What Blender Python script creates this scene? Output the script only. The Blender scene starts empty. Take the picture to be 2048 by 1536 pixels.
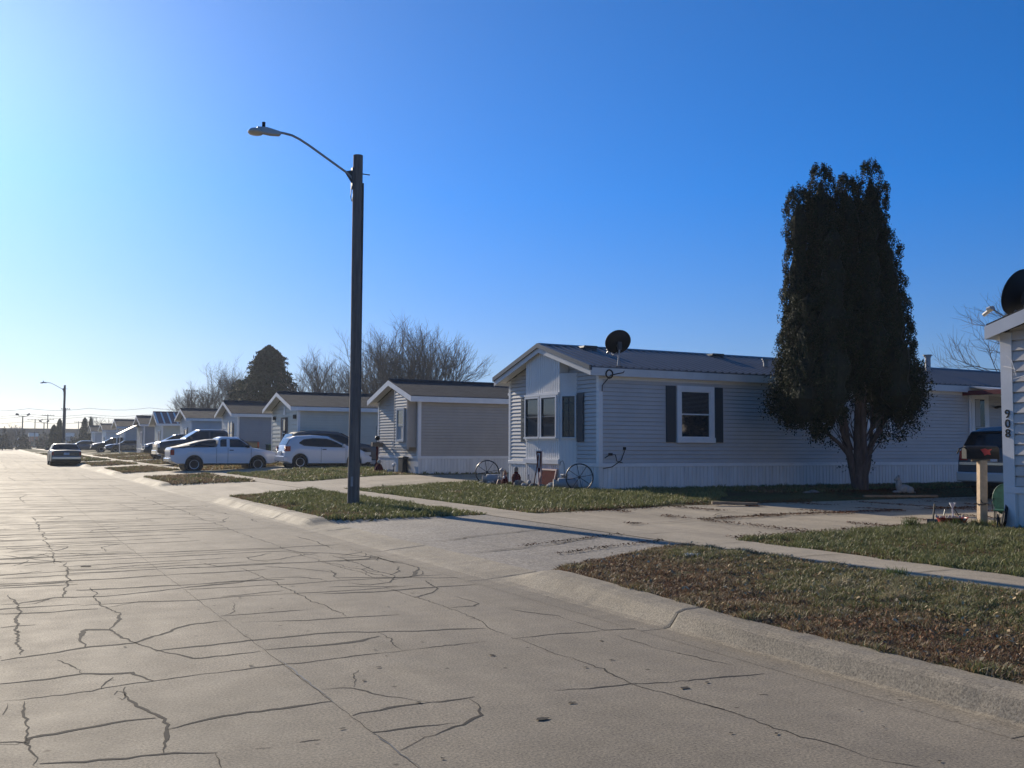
import bpy, math, random
import numpy as np
from mathutils import Vector, Matrix, noise
random.seed(7); np.random.seed(7)
S=bpy.context.scene; COL=S.collection
R=math.radians; PI=math.pi
# ------------------------------------------------------------------ camera
CAMH=1.4; YAW=R(28.05); PIT=R(3.62); ROL=R(0.3)
f0=Vector((math.sin(YAW),math.cos(YAW),0)); r0=Vector((math.cos(YAW),-math.sin(YAW),0))
fw=f0*math.cos(PIT)+Vector((0,0,math.sin(PIT))); u0=-f0*math.sin(PIT)+Vector((0,0,math.cos(PIT)))
rr=r0*math.cos(ROL)+u0*math.sin(ROL); uu=u0*math.cos(ROL)-r0*math.sin(ROL)
cd=bpy.data.cameras.new('camera'); cam=bpy.data.objects.new('camera',cd); COL.objects.link(cam)
cd.sensor_width=36; cd.lens=1950/2048*36; cd.clip_end=6000; cd.clip_start=.05
m=Matrix.Identity(4)
for i in range(3): m[i][0]=rr[i]; m[i][1]=uu[i]; m[i][2]=-fw[i]
m[0][3]=0; m[1][3]=0; m[2][3]=CAMH
cam.matrix_world=m; S.camera=cam
# ------------------------------------------------------------------ light
EL=R(20.5); AZ=R(-5.2)            # sun: AZ measured clockwise from +Y
sdir=Vector((math.sin(AZ)*math.cos(EL),math.cos(AZ)*math.cos(EL),math.sin(EL)))
sl=bpy.data.lights.new('sun','SUN'); so=bpy.data.objects.new('sun',sl); COL.objects.link(so)
sl.energy=5.0; sl.angle=R(.53); sl.color=(1,.88,.70)
so.rotation_euler=sdir.to_track_quat('Z','Y').to_euler()
W=bpy.data.worlds.new('World'); S.world=W; W.use_nodes=True
nt=W.node_tree; bg=nt.nodes['Background']
sk=nt.nodes.new('ShaderNodeTexSky'); sk.sky_type='NISHITA'; sk.sun_disc=False
sk.sun_elevation=EL; sk.sun_rotation=AZ
sk.air_density=1.0; sk.dust_density=.42; sk.ozone_density=4; sk.altitude=0
hs=nt.nodes.new('ShaderNodeHueSaturation'); hs.inputs['Saturation'].default_value=1.17
tn=nt.nodes.new('ShaderNodeMix'); tn.data_type='RGBA'; tn.blend_type='MULTIPLY'; tn.inputs[0].default_value=1; 
tc_=nt.nodes.new('ShaderNodeTexCoord'); sx_=nt.nodes.new('ShaderNodeSeparateXYZ'); nt.links.new(tc_.outputs['Generated'],sx_.inputs[0]); rp_=nt.nodes.new('ShaderNodeValToRGB'); nt.links.new(sx_.outputs[2],rp_.inputs[0])
for e_,(p_,c_) in zip([rp_.color_ramp.elements[0],rp_.color_ramp.elements[1],rp_.color_ramp.elements.new(.10),rp_.color_ramp.elements.new(.25)],((0,(.47,.56,.84)),(.5,(.38,.68,1.14)),(.10,(.52,.66,1.0)),(.25,(.56,.80,1.22)))): e_.position=p_; e_.color=(*c_,1)
nt.links.new(rp_.outputs[0],tn.inputs[7])
nt.links.new(sk.outputs[0],tn.inputs[6]); nt.links.new(tn.outputs[2],hs.inputs['Color']); nt.links.new(hs.outputs[0],bg.inputs[0]); bg.inputs[1].default_value=.09
S.view_settings.view_transform='Standard'; S.view_settings.look='None'; S.view_settings.exposure=.25; S.view_settings.gamma=1
S.render.engine='CYCLES'
# ------------------------------------------------------------------ materials
def mat(name,col,rough=.6,metal=0,var=.0,vs=3.,bump=0,bs=40.,col2=None,spec=.5,coat=0,det=6):
    m=bpy.data.materials.new(name); m.use_nodes=True; n=m.node_tree.nodes; l=m.node_tree.links
    b=n['Principled BSDF']; b.inputs['Roughness'].default_value=rough; b.inputs['Metallic'].default_value=metal
    b.inputs['Base Color'].default_value=(*col,1); b.inputs['Specular IOR Level'].default_value=spec
    b.inputs['Coat Weight'].default_value=coat; b.inputs['Coat Roughness'].default_value=.08
    tc=n.new('ShaderNodeTexCoord')
    if var or col2:
        t=n.new('ShaderNodeTexNoise'); t.inputs['Scale'].default_value=vs; t.inputs['Detail'].default_value=det; t.inputs['Roughness'].default_value=.65
        l.new(tc.outputs['Object'],t.inputs['Vector'])
        cr=n.new('ShaderNodeValToRGB'); cr.color_ramp.elements[0].position=.3; cr.color_ramp.elements[1].position=.72
        c2=col2 or tuple(min(1,c*(1+var)) for c in col); c1=col if col2 else tuple(c*(1-var) for c in col)
        cr.color_ramp.elements[0].color=(*c1,1); cr.color_ramp.elements[1].color=(*c2,1)
        l.new(t.outputs['Fac'],cr.inputs['Fac']); l.new(cr.outputs['Color'],b.inputs['Base Color'])
    if bump:
        t2=n.new('ShaderNodeTexNoise'); t2.inputs['Scale'].default_value=bs; t2.inputs['Detail'].default_value=4
        l.new(tc.outputs['Object'],t2.inputs['Vector'])
        bp=n.new('ShaderNodeBump'); bp.inputs['Strength'].default_value=bump; bp.inputs['Distance'].default_value=.02
        l.new(t2.outputs['Fac'],bp.inputs['Height']); l.new(bp.outputs['Normal'],b.inputs['Normal'])
    return m
def concrete(name,ca,cb,cc,speck=.5,rough=.72,spec=.4,pocks=False,joint=0,grit=130):
    """worn concrete: large stains, mid mottling, fine aggregate, pock marks"""
    m=bpy.data.materials.new(name); m.use_nodes=True; n=m.node_tree.nodes; l=m.node_tree.links
    b=n['Principled BSDF']; b.inputs['Specular IOR Level'].default_value=spec
    tc=n.new('ShaderNodeTexCoord')
    def noi(s,d=5,r=.6,vec=None):
        t=n.new('ShaderNodeTexNoise'); t.inputs['Scale'].default_value=s; t.inputs['Detail'].default_value=d; t.inputs['Roughness'].default_value=r
        l.new(vec or tc.outputs['Object'],t.inputs['Vector']); return t.outputs['Fac']
    def ramp(src,p0,c0,p1,c1):
        c=n.new('ShaderNodeValToRGB'); c.color_ramp.elements[0].position=p0; c.color_ramp.elements[1].position=p1
        c.color_ramp.elements[0].color=(*c0,1); c.color_ramp.elements[1].color=(*c1,1); l.new(src,c.inputs['Fac']); return c.outputs['Color']
    def mix(mode,fac,a,bb):
        x=n.new('ShaderNodeMix'); x.data_type='RGBA'; x.blend_type=mode
        if isinstance(fac,float): x.inputs[0].default_value=fac
        else: l.new(fac,x.inputs[0])
        l.new(a,x.inputs[6]); l.new(bb,x.inputs[7]); return x.outputs[2]
    base=ramp(noi(.45,6,.7),.3,ca,.7,cb)
    mp=n.new('ShaderNodeMapping'); mp.inputs['Scale'].default_value=(1.2,.16,1); l.new(tc.outputs['Object'],mp.inputs['Vector'])
    streak=ramp(noi(1.3,5,.6,mp.outputs['Vector']),.3,(.80,.80,.80),.7,(1.12,1.11,1.09)); base=mix('MULTIPLY',1.0,base,streak)
    mid=ramp(noi(5,6,.7),.3,(.84,.84,.84),.72,(1.10,1.10,1.08)); base=mix('MULTIPLY',1.0,base,mid)
    fine=noi(grit*.55,5,.85); fc=ramp(fine,.32,(1-speck,)*3,.68,(1+speck*.7,)*3); base=mix('MULTIPLY',1.0,base,fc)
    if pocks:
        v=n.new('ShaderNodeTexVoronoi'); v.inputs['Scale'].default_value=3.1; v.inputs['Randomness'].default_value=1; l.new(tc.outputs['Object'],v.inputs['Vector'])
        pk=ramp(v.outputs['Distance'],.03,(.30,.28,.25),.065,(1,1,1)); base=mix('MULTIPLY',1.0,base,pk)
    l.new(base,b.inputs['Base Color'])
    rr_=n.new('ShaderNodeMapRange'); rr_.inputs[3].default_value=rough-.12; rr_.inputs[4].default_value=rough+.12
    l.new(noi(2.2,4),rr_.inputs[0]); l.new(rr_.outputs[0],b.inputs['Roughness'])
    bp=n.new('ShaderNodeBump'); bp.inputs['Strength'].default_value=.5; bp.inputs['Distance'].default_value=.006
    l.new(fine,bp.inputs['Height'])
    bp2=n.new('ShaderNodeBump'); bp2.inputs['Strength'].default_value=.12; bp2.inputs['Distance'].default_value=.02
    l.new(noi(3,4),bp2.inputs['Height']); l.new(bp.outputs['Normal'],bp2.inputs['Normal']); l.new(bp2.outputs['Normal'],b.inputs['Normal'])
    return m
def attrmat(name,rough=.7,spec=.2,trans=0.0):
    m=bpy.data.materials.new(name); m.use_nodes=True; n=m.node_tree.nodes; l=m.node_tree.links
    b=n['Principled BSDF']; b.inputs['Roughness'].default_value=rough; b.inputs['Specular IOR Level'].default_value=spec
    a=n.new('ShaderNodeAttribute'); a.attribute_name='col'; l.new(a.outputs['Color'],b.inputs['Base Color'])
    if trans:
        t=n.new('ShaderNodeBsdfTranslucent'); l.new(a.outputs['Color'],t.inputs['Color'])
        x=n.new('ShaderNodeMixShader'); x.inputs[0].default_value=trans
        l.new(b.outputs[0],x.inputs[1]); l.new(t.outputs[0],x.inputs[2]); l.new(x.outputs[0],n['Material Output'].inputs[0])
    return m
def shingle(name,c):
    m=mat(name,c,.9,0,.25,6,.5,60); n=m.node_tree.nodes; l=m.node_tree.links
    tc=n.new('ShaderNodeTexCoord'); br=n.new('ShaderNodeTexBrick'); br.inputs['Scale'].default_value=1; br.inputs['Brick Width'].default_value=.3; br.inputs['Row Height'].default_value=.14
    br.inputs['Mortar Size'].default_value=.012; br.inputs['Color1'].default_value=(*[v*1.35 for v in c],1); br.inputs['Color2'].default_value=(*[v*.7 for v in c],1); br.inputs['Mortar'].default_value=(*[v*.35 for v in c],1)
    l.new(tc.outputs['Object'],br.inputs['Vector']); l.new(br.outputs['Color'],n['Principled BSDF'].inputs['Base Color']); return m
M={}
M['white']=mat('white_vinyl',(.76,.745,.72),.42,0,.07,2.5)
M['skirt']=mat('white_skirting',(.76,.74,.71),.5,0,.10,1.6)
M['fascia']=mat('fascia_metal',(.58,.57,.55),.45,0,.1,2)
M['siding_grey']=mat('grey_blue_siding',(.45,.445,.44),.5,0,.10,1.1)
M['siding_tan']=mat('tan_siding',(.40,.36,.31),.5,0,.10,1.3)
M['siding_cream']=mat('cream_siding',(.56,.54,.44),.5,0,.08,1.3)
M['siding_blue']=mat('slate_blue_siding',(.26,.29,.33),.5,0,.08,1.3)
M['siding_light']=mat('light_grey_siding',(.46,.48,.49),.5,0,.08,1.3)
M['siding_white']=mat('white_siding',(.78,.76,.72),.5,0,.06,1.3)
M['siding_beige']=mat('beige_siding',(.60,.55,.50),.5,0,.12,.9)
M['shutter']=mat('dark_teal_shutter',(.016,.035,.05),.5)
M['brown']=mat('brown_shutter',(.08,.05,.04),.6)
M['roof_metal']=mat('dark_grey_metal_roof',(.13,.125,.13),.42,.25,.12,1.2)
M['trim_dark']=mat('dark_metal_trim',(.035,.045,.06),.4,.3)
M['shingle']=shingle('dark_shingles',(.022,.027,.034))
M['shingle2']=shingle('brown_shingles',(.05,.048,.05))
M['redmetal']=mat('red_brown_metal',(.20,.07,.06),.45,.2,.1)
M['red']=mat('dark_red_paint',(.16,.012,.018),.5)
M['glass']=mat('window_glass',(.02,.028,.034),.04,0,spec=.9)
M['curtain']=mat('curtain_cloth',(.42,.42,.40),.9)
M['blind']=mat('blind_slats',(.05,.06,.07),.6)
M['black']=mat('black_paint',(.010,.012,.015),.55,spec=.25)
M['iron']=mat('wrought_iron',(.02,.025,.03),.4,.6)
M['galv']=mat('galvanised_metal',(.33,.34,.35),.6,.3,.12,8)
M['pole']=mat('weathered_pole_wood',(.095,.090,.088),.85,0,.35,3,.6,30)
M['lamp_grey']=mat('lamp_housing_grey',(.45,.44,.42),.45,.3)
M['lens']=mat('lamp_lens',(.55,.50,.42),.2,0)
M['tyre']=mat('tyre_rubber',(.018,.018,.019),.85)
M['rim']=mat('steel_rim',(.45,.46,.47),.35,.7)
M['chrome']=mat('chrome',(.65,.66,.68),.15,1)
M['tail']=mat('red_lamp_lens',(.30,.012,.012),.2)
M['head']=mat('clear_lamp_lens',(.55,.57,.58),.12)
M['plate']=mat('number_plate',(.55,.57,.6),.5,0,.3,25)
M['carwhite']=mat('white_car_paint',(.66,.67,.69),.3,0,.04,1,coat=.7)
M['cardark']=mat('black_car_paint',(.013,.014,.017),.3,0,.1,1,coat=.4)
M['carnavy']=mat('dark_blue_car_paint',(.03,.04,.055),.25,.3,.1,1,coat=1)
M['carblue']=mat('faded_blue_grey_car_paint',(.045,.06,.075),.4,.2,.1,1,coat=.2)
M['carsilver']=mat('grey_blue_car_paint',(.055,.065,.075),.45,.1,.1,1,coat=.15)
M['plastic']=mat('dark_trim_plastic',(.025,.026,.028),.6)
M['carglass']=mat('car_glass',(.012,.016,.02),.06,0,spec=.35)
M['wood']=mat('pale_post_wood',(.52,.38,.24),.8,0,.25,7,.4,50)
M['oldwood']=mat('old_board_wood',(.25,.19,.13),.85,0,.3,6,.4,50)
M['bark']=mat('grey_brown_bark',(.085,.06,.05),.95,0,.5,9,1.,22)
M['barktree']=mat('bare_tree_bark',(.15,.125,.105),.9,0,.3,3)
M['leaf']=attrmat('foliage',.7,.12,.12)
M['grassm']=attrmat('grass_blades',.55,.3,.25)
M['litter']=attrmat('dry_litter',1,.0)
M['stone']=mat('field_stone',(.22,.20,.18),.9,0,.4,5,.6,20)
M['statue']=mat('pale_cast_stone',(.42,.39,.35),.85,0,.2,14,.4,40)
M['terracotta']=mat('terracotta_glaze',(.30,.11,.06),.6,0,.3,12)
M['maroon']=mat('maroon_paint',(.11,.022,.025),.95,0,.2,8,spec=.1)
M['pink']=mat('faded_pink_paint',(.45,.27,.24),.6)
M['green']=mat('dark_green_metal',(.03,.12,.09),.5,0,.5,9)
M['binlid']=mat('pale_green_plastic',(.20,.30,.24),.5)
M['bingreen']=mat('green_bin_plastic',(.02,.08,.05),.5)
M['redpl']=mat('red_plastic',(.42,.03,.025),.4)
M['dkgrey']=mat('charcoal_metal',(.05,.055,.06),.5,.2)
M['tan']=mat('tan_awning',(.42,.36,.30),.5)
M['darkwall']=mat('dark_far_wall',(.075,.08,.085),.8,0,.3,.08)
M['orange']=mat('orange_sign',(.35,.10,.06),.5)
M['wire']=mat('overhead_wire',(.03,.03,.035),.6)
def stretch(key,sc,bscale=None):
    nt_=M[key].node_tree
    for n in [q for q in nt_.nodes if q.type=='TEX_NOISE']:
        mp=nt_.nodes.new('ShaderNodeMapping'); mp.inputs['Scale'].default_value=sc
        l0=n.inputs['Vector'].links[0]; nt_.links.new(l0.from_socket,mp.inputs['Vector']); nt_.links.new(mp.outputs[0],n.inputs['Vector'])
M['skirt']=mat('white_skirting',(.60,.575,.54),.55,0,0,2.2,col2=(.80,.785,.75)); stretch('skirt',(2.4,2.4,.35))
M['siding_grey']=mat('grey_blue_siding',(.45,.435,.415),.5,0,0,1.1,col2=(.54,.525,.505)); stretch('siding_grey',(.8,.8,1.6))
M['pole']=mat('weathered_pole_wood',(.085,.075,.068),.85,0,0,9,.8,30,col2=(.22,.20,.18)); stretch('pole',(1.6,1.6,.12))
M['bark']=mat('grey_brown_bark',(.045,.033,.028),.95,0,0,9,1.,22,col2=(.15,.11,.09)); stretch('bark',(1.4,1.4,.3))
# ------------------------------------------------------------------ mesh builder
class MB:
    def __init__(s): s.v=[]; s.f=[]; s.m=[]; s.mi=0
    def quad(s,*p):
        i=len(s.v); s.v+= [tuple(q) for q in p]; s.f.append(tuple(range(i,i+len(p)))); s.m.append(s.mi)
    def box(s,x0,x1,y0,y1,z0,z1,mt=None):
        i=len(s.v); P=[(x,y,z) for x in (x0,x1) for y in (y0,y1) for z in (z0,z1)]
        if mt is not None: P=[tuple(mt@Vector(p)) for p in P]
        s.v+=P
        for q in ((0,1,3,2),(4,6,7,5),(0,4,5,1),(2,3,7,6),(0,2,6,4),(1,5,7,3)): s.f.append(tuple(i+k for k in q)); s.m.append(s.mi)
    def prism(s,poly,a,b,axis='x'):
        """poly of 2D points extruded along axis from a to b; x:(y,z) y:(x,z) z:(x,y)"""
        i=len(s.v); n=len(poly)
        mk={'x':lambda p,t:(t,p[0],p[1]),'y':lambda p,t:(p[0],t,p[1]),'z':lambda p,t:(p[0],p[1],t)}[axis]
        s.v+=[mk(p,a) for p in poly]+[mk(p,b) for p in poly]
        s.f.append(tuple(range(i,i+n))[::-1]); s.m.append(s.mi); s.f.append(tuple(range(i+n,i+2*n))); s.m.append(s.mi)
        for k in range(n): s.f.append((i+k,i+(k+1)%n,i+n+(k+1)%n,i+n+k)); s.m.append(s.mi)
    def tube(s,pts,rad,n=8,cap=True):
        pts=[Vector(p) for p in pts]; 
        if not hasattr(rad,'__len__'): rad=[rad]*len(pts)
        i0=len(s.v); prev=None
        for k,p in enumerate(pts):
            d=(pts[min(k+1,len(pts)-1)]-pts[max(k-1,0)])
            d=d.normalized() if d.length>1e-9 else Vector((0,0,1))
            a=prev if prev is not None else (Vector((0,0,1)) if abs(d.z)<.9 else Vector((1,0,0)))
            a=(a-d*a.dot(d)); a=a.normalized() if a.length>1e-6 else d.orthogonal().normalized(); prev=a; b=d.cross(a)
            for j in range(n):
                t=2*PI*j/n; s.v.append(tuple(p+(a*math.cos(t)+b*math.sin(t))*rad[k]))
        for k in range(len(pts)-1):
            for j in range(n):
                s.f.append((i0+k*n+j,i0+k*n+(j+1)%n,i0+(k+1)*n+(j+1)%n,i0+(k+1)*n+j)); s.m.append(s.mi)
        if cap:
            s.f.append(tuple(i0+j for j in range(n))[::-1]); s.m.append(s.mi)
            e=i0+(len(pts)-1)*n; s.f.append(tuple(e+j for j in range(n))); s.m.append(s.mi)
    def lathe(s,prof,c=(0,0,0),n=24,axis=None):
        """prof (r,z) about local z through c, optionally rotated by matrix"""
        c=Vector(c); i0=len(s.v)
        for r,z in prof:
            for j in range(n):
                t=2*PI*j/n; p=Vector((r*math.cos(t),r*math.sin(t),z))
                if axis is not None: p=axis@p
                s.v.append(tuple(c+p))
        for k in range(len(prof)-1):
            for j in range(n): s.f.append((i0+k*n+j,i0+k*n+(j+1)%n,i0+(k+1)*n+(j+1)%n,i0+(k+1)*n+j)); s.m.append(s.mi)
        s.f.append(tuple(i0+j for j in range(n))[::-1]); s.m.append(s.mi)
        e=i0+(len(prof)-1)*n; s.f.append(tuple(e+j for j in range(n))); s.m.append(s.mi)
    def ball(s,c,rx,ry=None,rz=None,n=12,jit=0,seed=0):
        ry=ry or rx; rz=rz or rx; i0=len(s.v); rs=random.Random(seed)
        h=n//2+1
        for k in range(h+1):
            ph=PI*k/h
            for j in range(n):
                t=2*PI*j/n; q=1+jit*(rs.random()-.5) if 0<k<h else 1
                s.v.append((c[0]+rx*q*math.sin(ph)*math.cos(t),c[1]+ry*q*math.sin(ph)*math.sin(t),c[2]+rz*q*math.cos(ph)))
        for k in range(h):
            for j in range(n): s.f.append((i0+k*n+j,i0+(k+1)*n+j,i0+(k+1)*n+(j+1)%n,i0+k*n+(j+1)%n)); s.m.append(s.mi)
    def build(s,name,mats,parent=None,smooth=False,bevel=0,label=None):
        me=bpy.data.meshes.new(name); me.from_pydata(s.v,[],s.f)
        if not isinstance(mats,(list,tuple)): mats=[mats]
        for k in mats: me.materials.append(k)
        if len(mats)>1: me.polygons.foreach_set('material_index',s.m)
        if smooth:
            me.polygons.foreach_set('use_smooth',[True]*len(me.polygons))
            try: me.set_sharp_from_angle(angle=R(40))
            except Exception: pass
        me.update(); o=bpy.data.objects.new(name,me); COL.objects.link(o)
        if parent: o.parent=parent
        if bevel:
            b=o.modifiers.new('bevel','BEVEL'); b.width=bevel; b.segments=2; b.limit_method='ANGLE'
        if label: o['label']=label
        return o
def thing(name,label,cat,loc=(0,0,0),rz=0,group=None):
    o=bpy.data.objects.new(name,None); COL.objects.link(o); o.location=loc; o.rotation_euler=(0,0,rz); o.empty_display_size=.1
    o['label']=label; o['category']=cat
    if group: o['group']=group
    return o
def tag(o,label,cat,group=None,kind=None):
    if label: o['label']=label
    if cat: o['category']=cat
    if group: o['group']=group
    if kind: o['kind']=kind
    return o
def copy_tree(o,parent=None):
    c=o.copy(); COL.objects.link(c)
    if parent: c.parent=parent
    for ch in list(o.children): copy_tree(ch,c)
    return c
def np_mesh(name,V,F,mats,cols=None,parent=None,smooth=False):
    """V (n,3) F (m,k) arrays"""
    me=bpy.data.meshes.new(name); k=F.shape[1]
    me.vertices.add(len(V)); me.vertices.foreach_set('co',V.astype(np.float32).ravel())
    me.loops.add(F.size); me.loops.foreach_set('vertex_index',F.astype(np.int32).ravel())
    me.polygons.add(len(F)); me.polygons.foreach_set('loop_start',np.arange(0,F.size,k,dtype=np.int32)); me.polygons.foreach_set('loop_total',np.full(len(F),k,dtype=np.int32))
    me.materials.append(mats); me.update(calc_edges=True)
    if cols is not None:
        a=me.color_attributes.new('col','FLOAT_COLOR','POINT'); c4=np.ones((len(V),4),np.float32); c4[:,:3]=cols; a.data.foreach_set('color',c4.ravel())
    if smooth: me.polygons.foreach_set('use_smooth',[True]*len(me.polygons))
    me.validate(); o=bpy.data.objects.new(name,me); COL.objects.link(o)
    if parent: o.parent=parent
    return o
def clip_poly(P,za,zb):
    def half(P,f):
        out=[]
        for i in range(len(P)):
            a,b=P[i],P[(i+1)%len(P)]; fa,fb=f(a),f(b)
            if fa>=0: out.append(a)
            if fa*fb<0: t=fa/(fa-fb); out.append((a[0]+t*(b[0]-a[0]),a[1]+t*(b[1]-a[1])))
        return out
    P=half(P,lambda p:p[1]-za)
    return half(P,lambda p:zb-p[1]) if P else P
def lap(mb,O,U,N,poly,course=.104,depth=.024,vertical=False):
    """lap boards on a wall polygon (u,z): saw-tooth courses; vertical=True gives upright ribs"""
    O,U,N=Vector(O),Vector(U),Vector(N); Z=Vector((0,0,1))
    if vertical: poly=[(p[1],p[0]) for p in poly]
    lo=min(p[1] for p in poly); hi=max(p[1] for p in poly); k=0
    while lo+k*course<hi-1e-4:
        za=lo+k*course; zb=min(za+course,hi); k+=1; ct_=min(za+course*.12,zb)
        parts=[(za,za+course*.82,0),(za+course*.82,zb,3)] if not vertical else [(za,za+course*.62,1),(za+course*.62,zb,2)]
        for a,b,md in parts:
            if b>hi: b=hi
            if b-a<1e-4: continue
            q=clip_poly(poly,a,b)
            if len(q)<3: continue
            pts=[]
            for (u,z) in q:
                if md==0: d=depth*(1-.8*(z-za)/course)
                elif md==3: d=-.014
                elif md==1: d=depth
                else: d=0
                uu_,zz=(z,u) if vertical else (u,z)
                pts.append(O+U*uu_+Z*zz+N*d)
            nn=(pts[1]-pts[0]).cross(pts[2]-pts[0])
            if nn.dot(N)<0: pts=pts[::-1]
            mb.quad(*pts)
            e=[p for p in q if abs(p[1]-a)<1e-5]
            if len(e)>=2:
                u1=min(p[0] for p in e); u2=max(p[0] for p in e)
                def PT(u,z,d): return O+U*(z if vertical else u)+Z*(u if vertical else z)+N*d
                if md==3: mb.quad(PT(u1,a,-.014),PT(u2,a,-.014),PT(u2,a,depth*.3),PT(u1,a,depth*.3))
                elif md==0: mb.quad(PT(u1,a,-.014),PT(u2,a,-.014),PT(u2,a,depth),PT(u1,a,depth))
                elif md!=2: mb.quad(PT(u1,a,0),PT(u2,a,0),PT(u2,a,depth),PT(u1,a,depth))
                else: mb.quad(PT(u1,a,depth),PT(u2,a,depth),PT(u2,a,0),PT(u1,a,0))
"""terrain"""
def sm(a,b,t): t=max(0,min(1,(t-a)/(b-a))); return t*t*(3-2*t)
APR=[(8.9,16.5,9.9,15.1),(24.4,33.2,25.8,31.6),(39.4,46.6,40.6,46.2),(54.4,61.6,55.4,60.4),(69.4,76.6,70.4,75.4),(85,92,86,91),(100.5,107.5,101.5,106.5),(115.5,122.5,116.5,121.5),(131,138,132,137),(147,154,148,153)]
def apron(x,y):
    """1 inside the dropped strip between kerb and sidewalk"""
    best=0
    for a,b,c,d in APR:
        t=max(0,min(1,(x-5.1)/2.5)); lo=a+(c-a)*t**.7; hi=b+(d-b)*t**.7
        if lo-.35<y<hi+.35: best=max(best,sm(lo-.35,lo+.05,y)*(1-sm(hi-.05,hi+.35,y)))
    return best
def indrive(x,y,mg=0):
    for a,b,c,d in APR:
        if 8.5<=x<(40 if a<9 else 26) and c+mg<y<(d+(.4 if a<9 else 0))-mg: return True
    return False
def ko(y): return -.23*(1-sm(5.2,8.6,y))
def gz(x,y):
    if x<-4.6: return .12+.1*sm(-4.6,-8,x)
    if x<5.12+ko(y): return -.12
    v=.13+.07*sm(5.1,7.5,x)
    if x<7.6:
        w=apron(x,y)
        if w>0: v=v*(1-w)+w*(.035+.165*max(0,min(1,(x-5.0)/2.6)))
    if x>8.5:
        lot=.33 if y>17.5 else .25
        lot=.25+.08*sm(14.5,18,y)+.07*sm(27,33,y)
        v=.20+(lot-.20)*sm(8.6,12.4,x)
        v+=.10*sm(60,120,y)
    if x>150 or y>200: v=.2
    return v
# ------------------------------------------------------------------ ground, road, kerb, walks
def ground_mat():
    m=bpy.data.materials.new('soil_and_thatch'); m.use_nodes=True; n=m.node_tree.nodes; l=m.node_tree.links; b=n['Principled BSDF']; b.inputs['Roughness'].default_value=.95; b.inputs['Specular IOR Level'].default_value=.1
    tc=n.new('ShaderNodeTexCoord')
    def noi(s,d): 
        t=n.new('ShaderNodeTexNoise'); t.inputs['Scale'].default_value=s; t.inputs['Detail'].default_value=d; l.new(tc.outputs['Object'],t.inputs['Vector']); return t.outputs['Fac']
    def ramp(src,*st):
        c=n.new('ShaderNodeValToRGB'); e=c.color_ramp.elements
        while len(e)<len(st): e.new(.5)
        for i,(p,cc) in enumerate(st): e[i].position=p; e[i].color=(*cc,1)
        l.new(src,c.inputs['Fac']); return c.outputs['Color']
    a=ramp(noi(.5,7),(.35,(.085,.06,.035)),(.5,(.075,.08,.03)),(.66,(.11,.10,.045)))
    f=ramp(noi(45,4),(.3,(.45,.45,.45)),(.7,(1.5,1.5,1.5)))
    x=n.new('ShaderNodeMix'); x.data_type='RGBA'; x.blend_type='MULTIPLY'; x.inputs[0].default_value=1; l.new(a,x.inputs[6]); l.new(f,x.inputs[7]); l.new(x.outputs[2],b.inputs['Base Color'])
    bp=n.new('ShaderNodeBump'); bp.inputs['Strength'].default_value=.9; bp.inputs['Distance'].default_value=.03; l.new(noi(28,5),bp.inputs['Height']); l.new(bp.outputs['Normal'],b.inputs['Normal'])
    return m
M['ground']=ground_mat()
M['road']=concrete('worn_road_concrete',(.262,.222,.163),(.362,.306,.226),None,.8,.80,.3,True)
M['walk']=concrete('sidewalk_concrete',(.37,.31,.23),(.47,.40,.30),None,.42,.8,.3)
M['kerbm']=concrete('kerb_concrete',(.31,.262,.190),(.42,.356,.262),None,.8,.8,.35,True)
M['aggr']=concrete('gravelly_apron_concrete',(.27,.235,.19),(.37,.325,.265),None,.75,.75,.35,grit=48)
M['crack']=mat('crack_fill',(.016,.012,.009),.95,0,.4,20)
M['tar']=mat('tar_joint',(.085,.088,.088),.6,0,.3,9)
def frange(a,b,s): 
    out=[]; x=a
    while x<b-1e-6: out.append(round(x,3)); x+=s
    return out
XS=[-3000,-900,-300,-100,-40,-14,-8,-6,-5,-4.6,-4.4,4.7,4.94,4.96]+frange(5.1,9,.25)+frange(9,16,.5)+[16,18,21,25,30,36,45,60,100,150,151,300,900,3000]
YS=[-3000,-600,-100,-30,-10,-4]+frange(0,50,.35)+frange(50,160,.7)+[160,175,199,201,240,300,420,700,1500,3000]
def paved(x,y):
    if x>-4.4 and x<4.95: return True
    if 7.6<=x<=8.6: return True
    if 5<x<7.6: return apron(x,y)>.5
    return indrive(x,y,.2)
V=[];idx={}
for j,y in enumerate(YS):
    for i,x in enumerate(XS):
        z=gz(x,y)
        if y<282:
            if 7.55<x<8.55: z-=.045
            elif 5<x<7.6: z-=.045*sm(.3,.9,apron(x,y))
            elif indrive(x,y,.15): z-=.045
        elif 4.9<x<9: z=.12
        if x>9 and not indrive(x,y) and y<200: z+=.018*noise.noise(Vector((x*.9,y*.9,0)))
        V.append((x,y,z))
nx=len(XS); F=[(j*nx+i,j*nx+i+1,(j+1)*nx+i+1,(j+1)*nx+i) for j in range(len(YS)-1) for i in range(nx-1)]
mb=MB(); mb.v=V; mb.f=F; mb.m=[0]*len(F); tag(mb.build('ground',M['ground'],smooth=True),None,None,kind='structure')
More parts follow.
